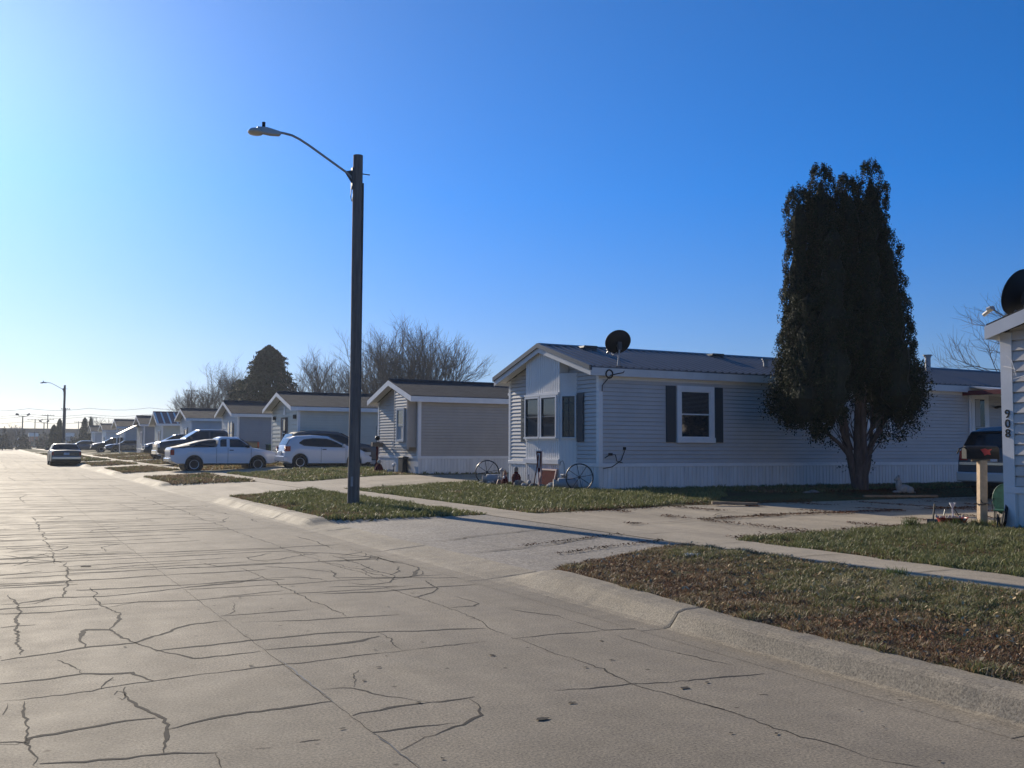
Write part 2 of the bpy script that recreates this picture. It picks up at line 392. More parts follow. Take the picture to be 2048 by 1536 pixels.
# road with cracks
road=MB()
ys=[-30]+frange(-5,60,5)+[60,80,110,150,200,283]
for a,b in zip(ys[:-1],ys[1:]):
    for x0,x1 in ((-4.35,0),(0,4.42)): road.quad((x0,a,0),(x1,a,0),(x1,b,0),(x0,b,0))
def crack(pts,w0,rs,mi=1,jit=1.,step=.05,z=.0016):
    """irregular ribbon along pts (x,y); w0 in centimetres"""
    P=[]
    for (x0,y0),(x1,y1) in zip(pts[:-1],pts[1:]):
        d=math.hypot(x1-x0,y1-y0); n=max(1,int(d/step))
        for k in range(n): P.append((x0+(x1-x0)*k/n,y0+(y1-y0)*k/n))
    P.append(pts[-1]); L=len(P); road.mi=mi; off=rs.random()*100; prev=None
    for k,(x,y) in enumerate(P):
        a=P[max(0,k-1)];b=P[min(L-1,k+1)]; dx,dy=b[0]-a[0],b[1]-a[1]; q=math.hypot(dx,dy) or 1; nx_,ny_=-dy/q,dx/q
        t=k*step; j1=noise.noise(Vector((t*3.1+off,0,0)))*.035*jit+noise.noise(Vector((t*14+off,5,0)))*.022*jit+rs.uniform(-.006,.006)
        w=w0*.0058*(.30+max(0,.75+1.35*noise.noise(Vector((t*2.2+off,9,0)))+.7*noise.noise(Vector((t*9+off,19,0)))))*.5*(.62+1.15*abs(dx)/q)
        w*=min(1,.25+k/6.,.25+(L-1-k)/6.)
        c=(x+nx_*j1,y+ny_*j1); l=(c[0]+nx_*w,c[1]+ny_*w,z); r=(c[0]-nx_*w,c[1]-ny_*w,z)
        if prev: road.quad(prev[1],r,l,prev[0])
        prev=(l,r)
    road.mi=0
CR=[(3.0,[(0.09,6.5),(0.21,6.49),(0.38,6.49),(0.54,6.56),(0.7,6.47),(0.81,6.45),(0.88,6.17)]),
(1.0,[(0.09,6.07),(0.19,6.05),(0.4,6.06),(0.64,6.13),(1.02,6.19),(1.67,6.25),(1.97,6.26),(2.32,6.3),(3.17,6.34)]),
(3.0,[(0.1,7.19),(0.39,7.27),(0.6,7.37),(0.94,7.39),(1.32,7.86),(1.41,7.93),(1.69,8.01)]),
(2.4,[(0.94,7.39),(1.06,7.02),(1.21,6.69),(1.47,6.7),(1.66,6.72)]),
(2.4,[(1.03,7.04),(1.41,7.08),(1.72,7.12),(1.96,7.15),(2.42,7.11),(2.59,7.02),(3.39,6.79)]),
(3.0,[(1.7,6.75),(1.94,6.74),(2.39,6.74),(2.57,6.85)]),
(4.0,[(0.6,7.39),(0.62,7.87),(0.69,8.06),(0.84,7.98),(0.92,7.47),(0.96,7.3)]),
(4.0,[(0.18,10.22),(0.26,9.55),(0.24,8.87),(0.21,8.41),(0.22,7.87),(0.21,7.32)]),
(3.5,[(0.12,9.62),(0.26,9.63),(0.56,9.87),(0.93,9.74),(1.42,9.87),(1.77,10.02),(2.28,10.12),(2.57,10.4)]),
(4.0,[(0.11,9.14),(0.26,9.06),(0.46,9.03),(0.67,9.06),(0.85,9.04)]),
(4.0,[(0.82,12.7),(0.77,11.49),(0.7,10.5),(0.62,9.84)]),
(3.0,[(0.15,13.83),(0.49,13.27),(0.81,12.65)]),
(3.0,[(0.77,11.95),(1.17,11.88),(1.57,12.07),(2.1,12.08)]),
(3.0,[(0.91,10.4),(0.88,9.25),(0.99,8.7),(0.89,8.19),(0.84,7.98)]),
(4.0,[(0.11,8.44),(0.21,8.47),(0.35,8.46)]),
(2.0,[(0.66,5.93),(0.69,6.0),(0.71,5.96),(0.71,5.84),(0.68,5.79),(0.65,5.86)]),
(3.0,[(0.72,6.09),(0.71,5.84),(0.76,5.58),(0.79,5.35),(0.82,5.19),(0.75,4.73)]),
(2.5,[(0.08,5.24),(0.2,5.17),(0.22,5.24),(0.47,5.32),(0.65,5.35),(0.79,5.35)]),
(2.2,[(0.81,5.1),(0.9,5.15),(1.11,5.22),(1.35,5.25),(1.69,5.24)]),
(2.5,[(0.21,6.0),(0.19,5.56),(0.21,5.22),(0.21,5.01),(0.22,4.76)]),
(2.0,[(0.23,4.79),(0.47,4.75),(0.64,4.73),(0.78,4.71),(0.96,4.63)]),
(2.0,[(1.33,4.61),(1.43,4.6)]),
(1.0,[(1.13,4.61),(1.19,4.59)]),
(1.6,[(1.72,5.51),(1.89,5.48),(2.01,5.21),(2.16,4.98)]),
(2.2,[(1.7,4.96),(1.92,4.97),(2.17,4.98),(2.43,4.98)]),
(1.6,[(2.39,4.96),(2.36,4.77),(2.29,4.64),(2.14,4.52),(1.89,4.41),(1.7,4.29)]),
(1.6,[(1.69,4.61),(1.88,4.6),(2.13,4.54)]),
(1.0,[(2.08,5.89),(1.96,5.66),(1.9,5.49)]),
(3.0,[(2.23,12.02),(2.34,11.57),(3.1,11.6)]),
(2.5,[(2.55,11.34),(2.58,10.43),(2.59,9.67),(2.59,8.88),(2.61,8.11),(2.62,7.76)]),
(1.5,[(2.62,6.99),(2.52,6.34)]),
(3.5,[(3.46,12.7),(3.92,12.35),(4.27,11.62),(4.39,10.46),(3.97,9.72),(3.78,9.81),(3.26,10.06)]),
(4.0,[(3.85,12.13),(3.88,11.23),(3.84,10.6),(3.86,9.88)]),
(3.0,[(3.88,11.81),(4.49,11.67),(5.18,12.34)]),
(4.0,[(4.15,14.82),(4.2,13.94),(4.11,12.84)]),
(1.5,[(3.8,9.8),(4.92,9.21)]),
(3.0,[(3.47,8.44),(3.78,8.63),(3.89,8.85),(4.03,9.47)]),
(2.0,[(3.85,8.34),(3.87,7.85),(3.77,7.75),(3.52,7.77)]),
(1.6,[(3.47,9.15),(3.52,8.26),(3.53,7.25),(3.43,6.81),(3.43,6.42)]),
(2.0,[(1.7,8.22),(2.08,8.23),(2.44,8.19)]),
(2.0,[(1.79,7.86),(2.32,7.72),(2.6,7.71),(3.03,7.63)]),
(2.5,[(1.93,9.25),(2.21,9.31),(2.52,9.39)]),
(2.5,[(3.87,9.9),(3.64,9.46),(3.4,9.38),(3.26,9.6)]),
(3.0,[(4.2,10.68),(4.06,10.25),(3.85,10.0)]),
(1.5,[(0.09,5.76),(0.14,6.0)]),
(1.5,[(0.6,6.1),(0.63,6.27),(0.69,6.37)]),
(2.0,[(0.43,7.04),(0.51,6.76),(0.54,6.56)]),
(3.0,[(0.12,10.87),(0.43,10.88),(0.71,10.92)]),
(3.0,[(0.13,11.47),(0.6,11.46),(0.91,11.46)]),
(2.0,[(0.26,9.55),(0.39,9.58),(0.56,9.84)]),
(1.6,[(0.85,9.04),(1.04,9.17),(1.21,9.27),(1.34,9.25)]),
(1.0,[(1.7,8.22),(1.86,8.41),(1.95,8.87)]),
(3.0,[(0.22,5.24),(0.15,5.17),(0.08,5.22)]),
(1.6,[(0.95,4.63),(0.94,4.52),(0.91,4.41)]),
(1.6,[(3.98,7.46),(4.16,7.0),(4.18,6.32),(4.47,6.23),(4.67,6.31),(5.26,6.8)]),
(1.2,[(3.39,6.34),(3.81,6.34),(4.17,6.3)]),
(1.4,[(4.14,6.12),(4.12,5.63),(4.2,5.19),(4.27,4.95)]),
(1.6,[(3.41,6.38),(3.42,5.75),(3.45,5.24),(3.38,4.84),(3.42,4.59),(3.47,4.29),(3.5,4.14),(3.51,3.87),(3.5,3.59),(3.55,3.4),(3.56,3.19),(3.65,3.01)]),
(1.2,[(2.89,4.92),(3.37,4.81),(3.63,4.76),(3.94,4.73),(4.27,4.67)]),
(4.0,[(3.46,4.28),(3.47,4.21),(3.5,4.14)]),
(2.0,[(4.99,9.34),(5.23,9.45),(5.59,9.63)]),
(2.5,[(3.89,4.3),(3.93,4.27)])]
rs=random.Random(3)
for w,P in CR: crack([(x,y) for x,y in P],w*1.15,rs)
# centre joint and the old longitudinal crack lines
jp=[(1.69+.012*noise.noise(Vector((y*1.7,0,0))),y) for y in frange(-4,62,.4)]
crack(jp,1.0,rs,1,.25,.1)
crack([(1.69,5.2),(1.70,5.8),(1.71,6.4)],2.6,rs,2,.3,z=.003)
crack([(1.69,4.0),(1.69,4.6)],1.6,rs,2,.3,z=.003)
crack([(1.70,y) for y in range(60,160,4)],3,rs,1,.5,.5)
# blocky cracking further on: lengthwise lines and the cross cracks between them
LX=[-2.7,-1.5,-.35,.75,1.7,2.75,3.55,4.36]
def lx(i,y): return LX[i] if i in (4,7) else LX[i]+.22*noise.noise(Vector((y*.35+i*9,i,0)))+.06*noise.noise(Vector((y*1.9+i*5,i,3)))
for i in (1,2,3,5,6):
    y=12.6 if i<5 else 9.5
    while y<130:
        L=rs.uniform(1.0,4.5)*(1+y*.01)
        if rs.random()<(.85 if i in (2,6) else .6): crack([(lx(i,y+k*L/8),y+k*L/8) for k in range(9)],rs.uniform(1.8,4.4)*(1+y*.010),rs,1,1.3,.05 if y<25 else .15)
        y+=L
for k in range(260):
    y=8.9 if k==0 else y+rs.uniform(.25,.75)*(1+y*.006)
    if y>140: break
    i0=rs.randint(0,5); i1=min(7,i0+rs.choice([1,1,2,2,3,5])); yy=y+rs.uniform(-.12,.12); sl=rs.uniform(-.05,.03)
    for q in ([(i0,i1)] if rs.random()<.4 else [(i0,i1),(rs.randint(0,3),rs.randint(4,7))]):
        xa=lx(q[0],yy); xb=lx(q[1],yy)
        n_=max(2,int((xb-xa)/.45)); pts=[(xa+(xb-xa)*t/n_,yy+sl*(xb-xa)*t/n_+rs.uniform(-.045,.045)) for t in range(n_+1)]
        crack(pts,rs.uniform(1.4,4.6)*(1+y*.020),rs,1,.9,.05 if y<25 else .15); yy+=rs.uniform(.25,.6)
# clusters of broken pavement
for cx,cy,sx,sy,n in ((3.5,21,1.0,3.5,26),(.9,17,.9,3.5,12),(3.6,10.6,.8,1.4,18),(.3,13.5,.3,2.5,8)):
    for k in range(n):
        px=cx+rs.uniform(-1,1)*sx; py=cy+rs.uniform(-1,1)*sy; q=[(px,py)]; a=rs.choice([0,0,PI/2,1.1,-.5])
        for i in range(rs.randint(2,5)): a+=rs.uniform(-.7,.7); px+=math.cos(a)*.28; py+=math.sin(a)*.28; q.append((min(px,4.3),py))
        crack(q,rs.uniform(1.5,3.6),rs,1,1.5)
# spalled patches
def spall(cx,cy,rx,ry,rs):
    road.mi=1; n=9; pts=[]
    for k in range(n):
        t=2*PI*k/n; q=rs.uniform(.5,1.1); pts.append((cx+rx*q*math.cos(t),cy+ry*q*math.sin(t),.006))
    road.quad(*pts); road.mi=0
for cx,cy,rx,ry in ((2.55,4.42,.05,.03),(2.84,4.62,.03,.02),(1.5,6.3,.02,.015),(2.1,5.0,.025,.02),(3.6,4.6,.04,.025),(3.8,4.65,.02,.015),(3.0,5.9,.02,.02),(2.2,5.9,.02,.015),(1.0,12.2,.06,.10)): spall(cx,cy,rx,ry,rs)
for k in range(70): spall(rs.uniform(.1,4.3),3+rs.random()**1.3*20,rs.uniform(.006,.022),rs.uniform(.006,.02),rs)
tag(road.build('road',[M['road'],M['crack'],M['tar']]),None,None,kind='structure')
# rolled kerb, dropped at the aprons
kb=MB(); prof=[(4.40,.0015),(4.62,.003),(4.72,.014),(4.81,.06),(4.90,.112),(5.0,.135),(5.16,.138),(5.2,.09)]
low=[(4.40,.0015),(4.62,.003),(4.72,.014),(4.83,.022),(4.93,.03),(5.03,.038),(5.22,.055),(5.24,.0)]
yk=frange(-12,40,.12)+frange(40,160,.5)+[160,200,240,282]
def kerbf(y):
    f=0
    for a,b,c,d in APR: f=max(f,sm(a-.30,a+.30,y)*(1-sm(b-.30,b+.30,y)))
    return f
joints=[3.1+3.05*k for k in range(0,60)]; yk=sorted(yk+[j+d_ for j in joints for d_ in (-.008,.008,-.032,.032)])
prev=None
for y in yk:
    f=kerbf(y); jd=min(abs(y-j) for j in joints); jj=-.005 if jd<.03 else 0; kb.mi=1 if jd<.0085 and prev and y-prev[0][1]<.02 else 0
    wv=.008*noise.noise(Vector((y*1.3,0,0))); row=[]
    for k in range(8):
        px=prof[k][0]*(1-f)+low[k][0]*f+wv*(k>1)+ko(y)*max(0,min(1,(prof[k][0]-4.62)/.34)); pz=prof[k][1]*(1-f)+low[k][1]*f+(.004*noise.noise(Vector((y*3,k*.7,0)))+.007*noise.noise(Vector((y*11,k*1.7,0)))+jj if 0<k<7 else 0)
        row.append((px,y,max(pz,.0015)))
    if prev:
        for k in range(7):
            keep_=kb.mi; kb.mi=2 if k==0 and keep_==0 else keep_
            kb.quad(prev[k],prev[k+1],row[k+1],row[k]); kb.mi=keep_
    prev=row
tag(kb.build('kerb',[M['kerbm'],M['crack'],M['road']],smooth=True),None,None,kind='structure')
for sgn in (0,):
    k2=MB(); k2.prism([(-4.35,-.1),(-4.35,.004),(-4.5,.13),(-4.7,.135),(-4.7,-.1)],-12,282,'y'); tag(k2.build('kerb',M['kerbm']),None,None,kind='structure')
def drape(name,inside,xs,ys_,dz,m,parts=None):
    mb=MB(); 
    for j in range(len(ys_)-1):
        for i in range(len(xs)-1):
            cx=(xs[i]+xs[i+1])/2; cy=(ys_[j]+ys_[j+1])/2
            if inside(cx,cy): mb.quad(*[(x,y,gz(x,y)+dz) for x,y in ((xs[i],ys_[j]),(xs[i+1],ys_[j]),(xs[i+1],ys_[j+1]),(xs[i],ys_[j+1]))])
    return tag(mb.build(name,m,smooth=True),None,None,kind='structure')
YF=frange(-10,50,.35)+frange(50,160,.7)+[160,200,240,281]
drape('sidewalk',lambda x,y:True,[7.62,7.8,8.1,8.4,8.56],YF,.004,M['walk'])
def apx(x,y): return apron(x,y)>.45
XF=[5.125]+frange(5.2,7.62,.1)+[7.62]
YA=frange(8,62,.1)+frange(62,160,.35)
drape('apron',lambda x,y:apx(x,y) and y<18,XF,YA,-.002,M['aggr'])
drape('apron',lambda x,y:apx(x,y) and y>18,XF,YA,-.002,M['walk'])
ap=[]
for a,b,c,d in APR:
    near=a<9; xs=[8.56]+frange(8.8,16,.4)+([16,18,21,25,30,36,40] if near else [16,18,21,25])
    ysd=[c+(d+(.4 if near else 0)-c)*k/14 for k in range(15)]
    drape('driveway',lambda x,y:True,xs,ysd,-.010,M['walk'])
# driveway joints and cracks with litter in them
dj=MB()
def dcrack(pts,w):
    global road
    keep=road; road=MB(); crack(pts,w,rs,0,1.2,.08,z=0)
    for f in road.f: dj.quad(*[(road.v[i][0],road.v[i][1],gz(road.v[i][0],road.v[i][1])+.009) for i in f])
    road=keep
for k in range(1,9): dcrack([(8.6+k*1.5,9.9),(8.62+k*1.5,12.5),(8.6+k*1.5,15.2)],2.4)
dcrack([(8.6,12.5),(12,12.55),(18,12.5),(24,12.5)],2.2); dcrack([(5.5,12.5),(6.4,12.6),(7.6,12.5)],3)
dcrack([(5.3,11.1),(6.2,10.9),(7.5,11.2)],2.6); dcrack([(8.6,26.8),(12,27.4),(18,27.3)],3); dcrack([(8.6,29),(18,29.2)],3)
for k in range(14):
    x=rs.uniform(8.8,15); y=rs.uniform(10.2,14.8); q=[(x,y)]; a=rs.uniform(0,6)
    for i in range(4): a+=rs.uniform(-.6,.6); x+=.35*math.cos(a); y+=.35*math.sin(a); q.append((x,y))
    dcrack(q,rs.uniform(1,2.4))
for y in frange(-1,110,1.5):
    if not any(a-.6<y<b+.6 for a,b,_,_ in APR) or y<40: dcrack([(7.63,y),(8.1,y+.01),(8.55,y)],1.5)
tag(dj.build('driveway_cracks',M['crack']),'dark litter filled cracks and joints across the concrete driveways','cracks',kind='stuff')
# cross street beyond the end of the road
cs=MB(); cs.quad((-200,283,.16),(250,283,.16),(250,292,.16),(-200,292,.16)); cs.prism([(282.6,.0),(283.0,.0),(283.,.20),(282.6,.20)],-60,60,'x')
tag(cs.build('cross_street',M['walk']),None,None,kind='structure')
# ------------------------------------------------------------------ grass
def lumps(x,y,s,o=0): return np.array([noise.noise(Vector((a*s+o,b*s,o))) for a,b in zip(x,y)])
def grass(name,x0,x1,y0,y1,dens,h,w,inside,pal,label,cat='grass',bend=.5,edge=0,weights=None,hj=.5):
    n=int((x1-x0)*(y1-y0)*dens); x=np.random.uniform(x0,x1,n); y=np.random.uniform(y0,y1,n)
    k=np.array([inside(a,b) for a,b in zip(x,y)]); x=x[k];y=y[k]; n=len(x)
    z=np.array([gz(a,b) for a,b in zip(x,y)])-.01
    l1=lumps(x,y,1.1,3.3); l2=lumps(x,y,4.2,8.1)
    hh=h*(1-hj+hj*2*np.random.rand(n))*(1+.9*l2)*np.clip(1+.6*l1,.3,2); ww=w*np.random.uniform(.6,1.4,n)
    th=np.random.uniform(0,2*PI,n); bt=np.random.uniform(0,2*PI,n); bl=hh*bend*np.random.uniform(.2,2.0,n)
    dx,dy=np.cos(th)*ww/2,np.sin(th)*ww/2; bx,by=np.cos(bt)*bl,np.sin(bt)*bl
    V=np.zeros((n,5,3)); 
    V[:,0]=np.stack([x-dx,y-dy,z],1); V[:,1]=np.stack([x+dx,y+dy,z],1)
    V[:,2]=np.stack([x+dx*.8+bx*.35,y+dy*.8+by*.35,z+hh*.6],1); V[:,3]=np.stack([x-dx*.8+bx*.35,y-dy*.8+by*.35,z+hh*.6],1)
    V[:,4]=np.stack([x+bx,y+by,z+hh],1)
    b=np.arange(n)*5; F=np.concatenate([np.stack([b,b+1,b+2],1),np.stack([b,b+2,b+3],1),np.stack([b+3,b+2,b+4],1)])
    pal=np.array(pal); q=np.clip(.5+.9*l1+.5*l2+np.random.normal(0,.22,n),0,.999)
    if weights: q=np.clip(np.array([weights(a,b) for a,b in zip(x,y)])+.55*l1+.4*l2+np.random.normal(0,.20,n),0,.999)
    fi=q*(len(pal)-1); i0=fi.astype(int); fr=(fi-i0)[:,None]; c=pal[i0]*(1-fr)+pal[i0+1]*fr; c=c*np.random.uniform(.6,1.45,(n,1))
    o=np_mesh(name,V.reshape(-1,3),F,M['grassm'],np.repeat(c,5,0)); tag(o,label,cat,kind='stuff'); return o
BR=(.20,.11,.062);BR2=(.27,.18,.10);STR=(.38,.31,.18);GR=(.17,.185,.065);GR2=(.12,.14,.052);GL=(.27,.26,.11)
def ed(x0,x1,y): return 
def inverge(x,y):
    e=.07*noise.noise(Vector((x*2,y*2,1)))
    return 5.15+ko(y)+e*.6<x<7.66+e and apron(x,y)<.38
grass('verge_grass',4.9,7.75,1.5,11,6800,.036,.0075,inverge,[BR,BR2,STR,BR2,GR,GR2,GL,STR],'short mixed brown and green grass with red dry litter on the near verge','grass',.7,weights=lambda x,y:.20+.36*sm(5.4,6.7,x)*(.85+.35*math.sin(y*1.3)))
grass('verge_grass',5.1,7.75,14.5,27,1500,.05,.014,inverge,[BR2,GR,GL,GR,GR2],'short green grass on the verge around the street lamp','grass',.6,weights=lambda x,y:.45-.3*sm(6.2,5.2,x) if x<6.2 else .45)
grass('verge_grass',5.1,7.75,31,56,450,.06,.03,inverge,[BR,BR2,STR,BR2,GR],'dull brown grass on the verges further down the street','grass',.6)
grass('verge_grass',5.1,7.75,56,130,140,.08,.06,inverge,[BR,BR2,STR,GR],'faint brown grass on the distant verges','grass',.6)
def lawnA(x,y): e=.12*noise.noise(Vector((x*1.6,y*1.6,2))); return x>8.52+e and y<9.88+e*1.6 and not (x>13.0 and y<9.15)
grass('lawn_grass',8.45,13.0,2.5,10.1,3600,.055,.0095,lawnA,[BR,GR,GR,GL,GR2,GR,STR],'green tufty lawn in front of the house numbered 908','grass',.6,weights=lambda x,y:.42)
grass('lawn_grass',13.0,16,9.15,10.0,1500,.05,.010,lawnA,[BR,GR,GL],'thin grass strip beside the wall of the house numbered 908','grass',.6)
def lawnB(x,y):
    e=.2*noise.noise(Vector((x*1.2,y*1.2,5)))
    if y>25.75+e*.5 or y<15.45+e+ .5*sm(11,14,x): return False
    if x>13.2 and y>20.15: return False
    if x>13.0 and y<19.9 and y<16+3.4*sm(13,17,x)+e: return False
    return x>8.55+e*.5
grass('lawn_grass',8.5,16,15.2,26,1300,.055,.013,lawnB,[BR2,GR,GR,GL,GR2],'green lawn in front of the grey mobile home','grass',.6,weights=lambda x,y:.50-.45*sm(16.6,15.4,y))
grass('lawn_grass',16,34,16.2,20.2,500,.05,.02,lambda x,y:y>17.8+.8*noise.noise(Vector((x*.7,y,0))),[BR,BR2,GR2,GR],'thin shaded grass along the grey mobile home','grass',.6)
grass('lawn_grass',8.5,22,31.5,40.7,420,.065,.03,lambda x,y:not(x>13.1 and 31.7<y<35.7),[BR2,STR,GR,GL,GR],'green and straw coloured lawn around the tan mobile home','grass',.6)
def lawnC(x,y): return not indrive(x,y) and not any(x>13.1 and a<y<b for a,b in ((46.9,52),(60,65),(76,81),(90,94.5)))
grass('lawn_grass',8.5,18,46,100,150,.08,.06,lawnC,[BR,BR2,STR,GR,BR2],'dull brownish lawns between the distant mobile homes','grass',.6)
# loose litter and pale leaves
def scatter(name,pts,size,pal,label,cat,zo=.01,flat=.6,aspect=.6):
    n=len(pts); P=np.array([(x,y,gz(x,y)+zo) for x,y in pts]); s=size*np.random.uniform(.5,1.5,n); a=np.random.uniform(0,2*PI,n)
    ax=np.stack([np.cos(a),np.sin(a),np.random.uniform(-flat,flat,n)],1); ay=np.stack([-np.sin(a),np.cos(a),np.random.uniform(-flat,flat,n)],1)*aspect
    lift=np.abs(ax[:,2])*s[:,None][:,0]*.5; P[:,2]+=lift
    V=np.stack([P-ax*s[:,None]*.5,P+ay*s[:,None]*.5+np.array([0,0,.3])*s[:,None]*.5,P+ax*s[:,None]*.5,P-ay*s[:,None]*.5],1)
    F=np.arange(n*4).reshape(n,4); pal=np.array(pal); c=pal[np.random.randint(0,len(pal),n)]*np.random.uniform(.7,1.3,(n,1))
    return tag(np_mesh(name,V.reshape(-1,3),F,M['litter'],np.repeat(c,4,0)),label,cat,kind='stuff')
rs=random.Random(5)
pts=[]
while len(pts)<1300:
    x=rs.uniform(4.95,7.6); y=rs.uniform(2,9.8)
    if inverge(x,y) and rs.random()<.5+.9*noise.noise(Vector((x*1.4,y*1.4,7))): pts.append((x,y))
scatter('fallen_leaves',pts,.030,[(.52,.42,.27),(.38,.29,.17),(.45,.35,.22)],'small pale curled leaves scattered over the near verge','leaves',.035,.8,.5)
pts=[]
for k in range(8000):
    x=rs.uniform(4.95,7.6); y=rs.uniform(2,9.9)
    if inverge(x,y) and rs.random()<.75*sm(7.3,5.3,x)+.25: pts.append((x,y))
scatter('dry_litter',pts,.030,[(.25,.135,.075),(.33,.21,.125),(.17,.10,.06)],'reddish brown dry litter lying through the near verge','litter',.018,1.0,.25)
pts=[]
for k in range(14000):
    r=rs.random(); 
    if r<.5: kx=rs.randint(1,6); x=8.6+kx*1.5+rs.gauss(0,.08)*(1+2*abs(noise.noise(Vector((kx,1,1))))); y=rs.uniform(10,15.4)
    elif r<.75: x=rs.uniform(9,17); y=15.3+rs.gauss(0,.25)
    else: x=rs.uniform(8.7,17); y=12.5+rs.gauss(0,.1)
    if noise.noise(Vector((x*.9,y*.9,3)))>-.05: pts.append((x,y))
for k in range(9000):
    a=rs.uniform(0,6.3); q=rs.gauss(0,1.5); x=19.5+q*math.cos(a)*1.6; y=17.3+q*math.sin(a)*.9
    if y<20: pts.append((x,y))
for k in range(1500):
    x=rs.uniform(8.6,12.5); pts.append((x,9.95+rs.gauss(0,.12)))
for k in range(500):
    x=rs.uniform(6,7.6); pts.append((x,rs.choice([11.1,10.15])+rs.gauss(0,.05)))
scatter('dry_litter',pts,.035,[(.13,.06,.035),(.18,.085,.045),(.09,.05,.035)],'reddish needle litter along the driveway joints and under the evergreen','litter',.012,.5,.3)
# ------------------------------------------------------------------ windows and houses
def frame_win(parent,face,u0,u1,z0,z1,off=0,fm='white',fw_=.07,mid=None,grid=None,curtain=None,blind=False,proud=.045,name='window',glass='glass',sashm=None):
    """face: (O,U,N). frame ring + sash + pane"""
    O,U,N=[Vector(q) for q in face]
    B=Matrix(((U.x,0,N.x,O.x),(U.y,0,N.y,O.y),(U.z,1,N.z,O.z),(0,0,0,1)))  # local: x=u, y=z, z=normal
    def bx(mb,a,b,c,d,n0,n1): mb.box(a,b,c,d,n0,n1,B)
    f=MB(); t=fw_
    bx(f,u0,u1,z1-t,z1,off,off+proud); bx(f,u0-.015,u1+.015,z0,z0+t,off,off+proud+.02)
    bx(f,u0,u0+t,z0+t,z1-t,off,off+proud); bx(f,u1-t,u1,z0+t,z1-t,off,off+proud)
    w=f.build(name,M[fm],parent)
    s=MB(); a,b,c,d=u0+t,u1-t,z0+t,z1-t; q=.028; n1=off+proud*.7
    bx(s,a,a+q,c,d,off,n1); bx(s,b-q,b,c,d,off,n1); bx(s,a+q,b-q,c,c+q,off,n1); bx(s,a+q,b-q,d-q,d,off,n1)
    if mid: m_=c+(d-c)*mid; bx(s,a+q,b-q,m_-q*.6,m_+q*.6,off,n1)
    if grid:
        for i in range(1,grid[0]): uu1=a+(b-a)*i/grid[0]; bx(s,uu1-.008,uu1+.008,c+q,d-q,off+.012,off+.022)
        for i in range(1,grid[1]): zz1=c+(d-c)*i/grid[1]; bx(s,a+q,b-q,zz1-.008,zz1+.008,off+.0125,off+.0225)
    s.build('sash',M[sashm or fm],w)
    p=MB(); bx(p,a+q*.5,b-q*.5,c+q*.5,d-q*.5,off+.002,off+.009); p.build('pane',M[glass],w)
    if curtain:
        k=MB()
        for (ca,cb,cc,dd) in curtain: bx(k,a+(b-a)*ca,a+(b-a)*cb,c+(d-c)*cc,c+(d-c)*dd,off+.0095,off+.0115)
        k.build('curtain',M['curtain'],w)
    if blind:
        k=MB(); zz=c+(d-c)*(mid or .5)+.03
        while zz<d-.04: bx(k,a+.05,b-.05,zz,zz+.016,off+.0095,off+.0125); zz+=.034
        k.build('blind',M['blind'],w)
    return w
def shutter(parent,face,u0,u1,z0,z1,m='shutter'):
    O,U,N=[Vector(q) for q in face]; B=Matrix(((U.x,0,N.x,O.x),(U.y,0,N.y,O.y),(U.z,1,N.z,O.z),(0,0,0,1)))
    s=MB(); s.box(u0,u1,z0,z1,.022,.045,B)
    z=z0+.06
    while z<z1-.07:
        if abs(z-(z0+z1)/2)>.05: s.box(u0+.03,u1-.03,z,z+.018,.0452,.054,B)
        z+=.04
    return s.build('shutter',M[m],parent)
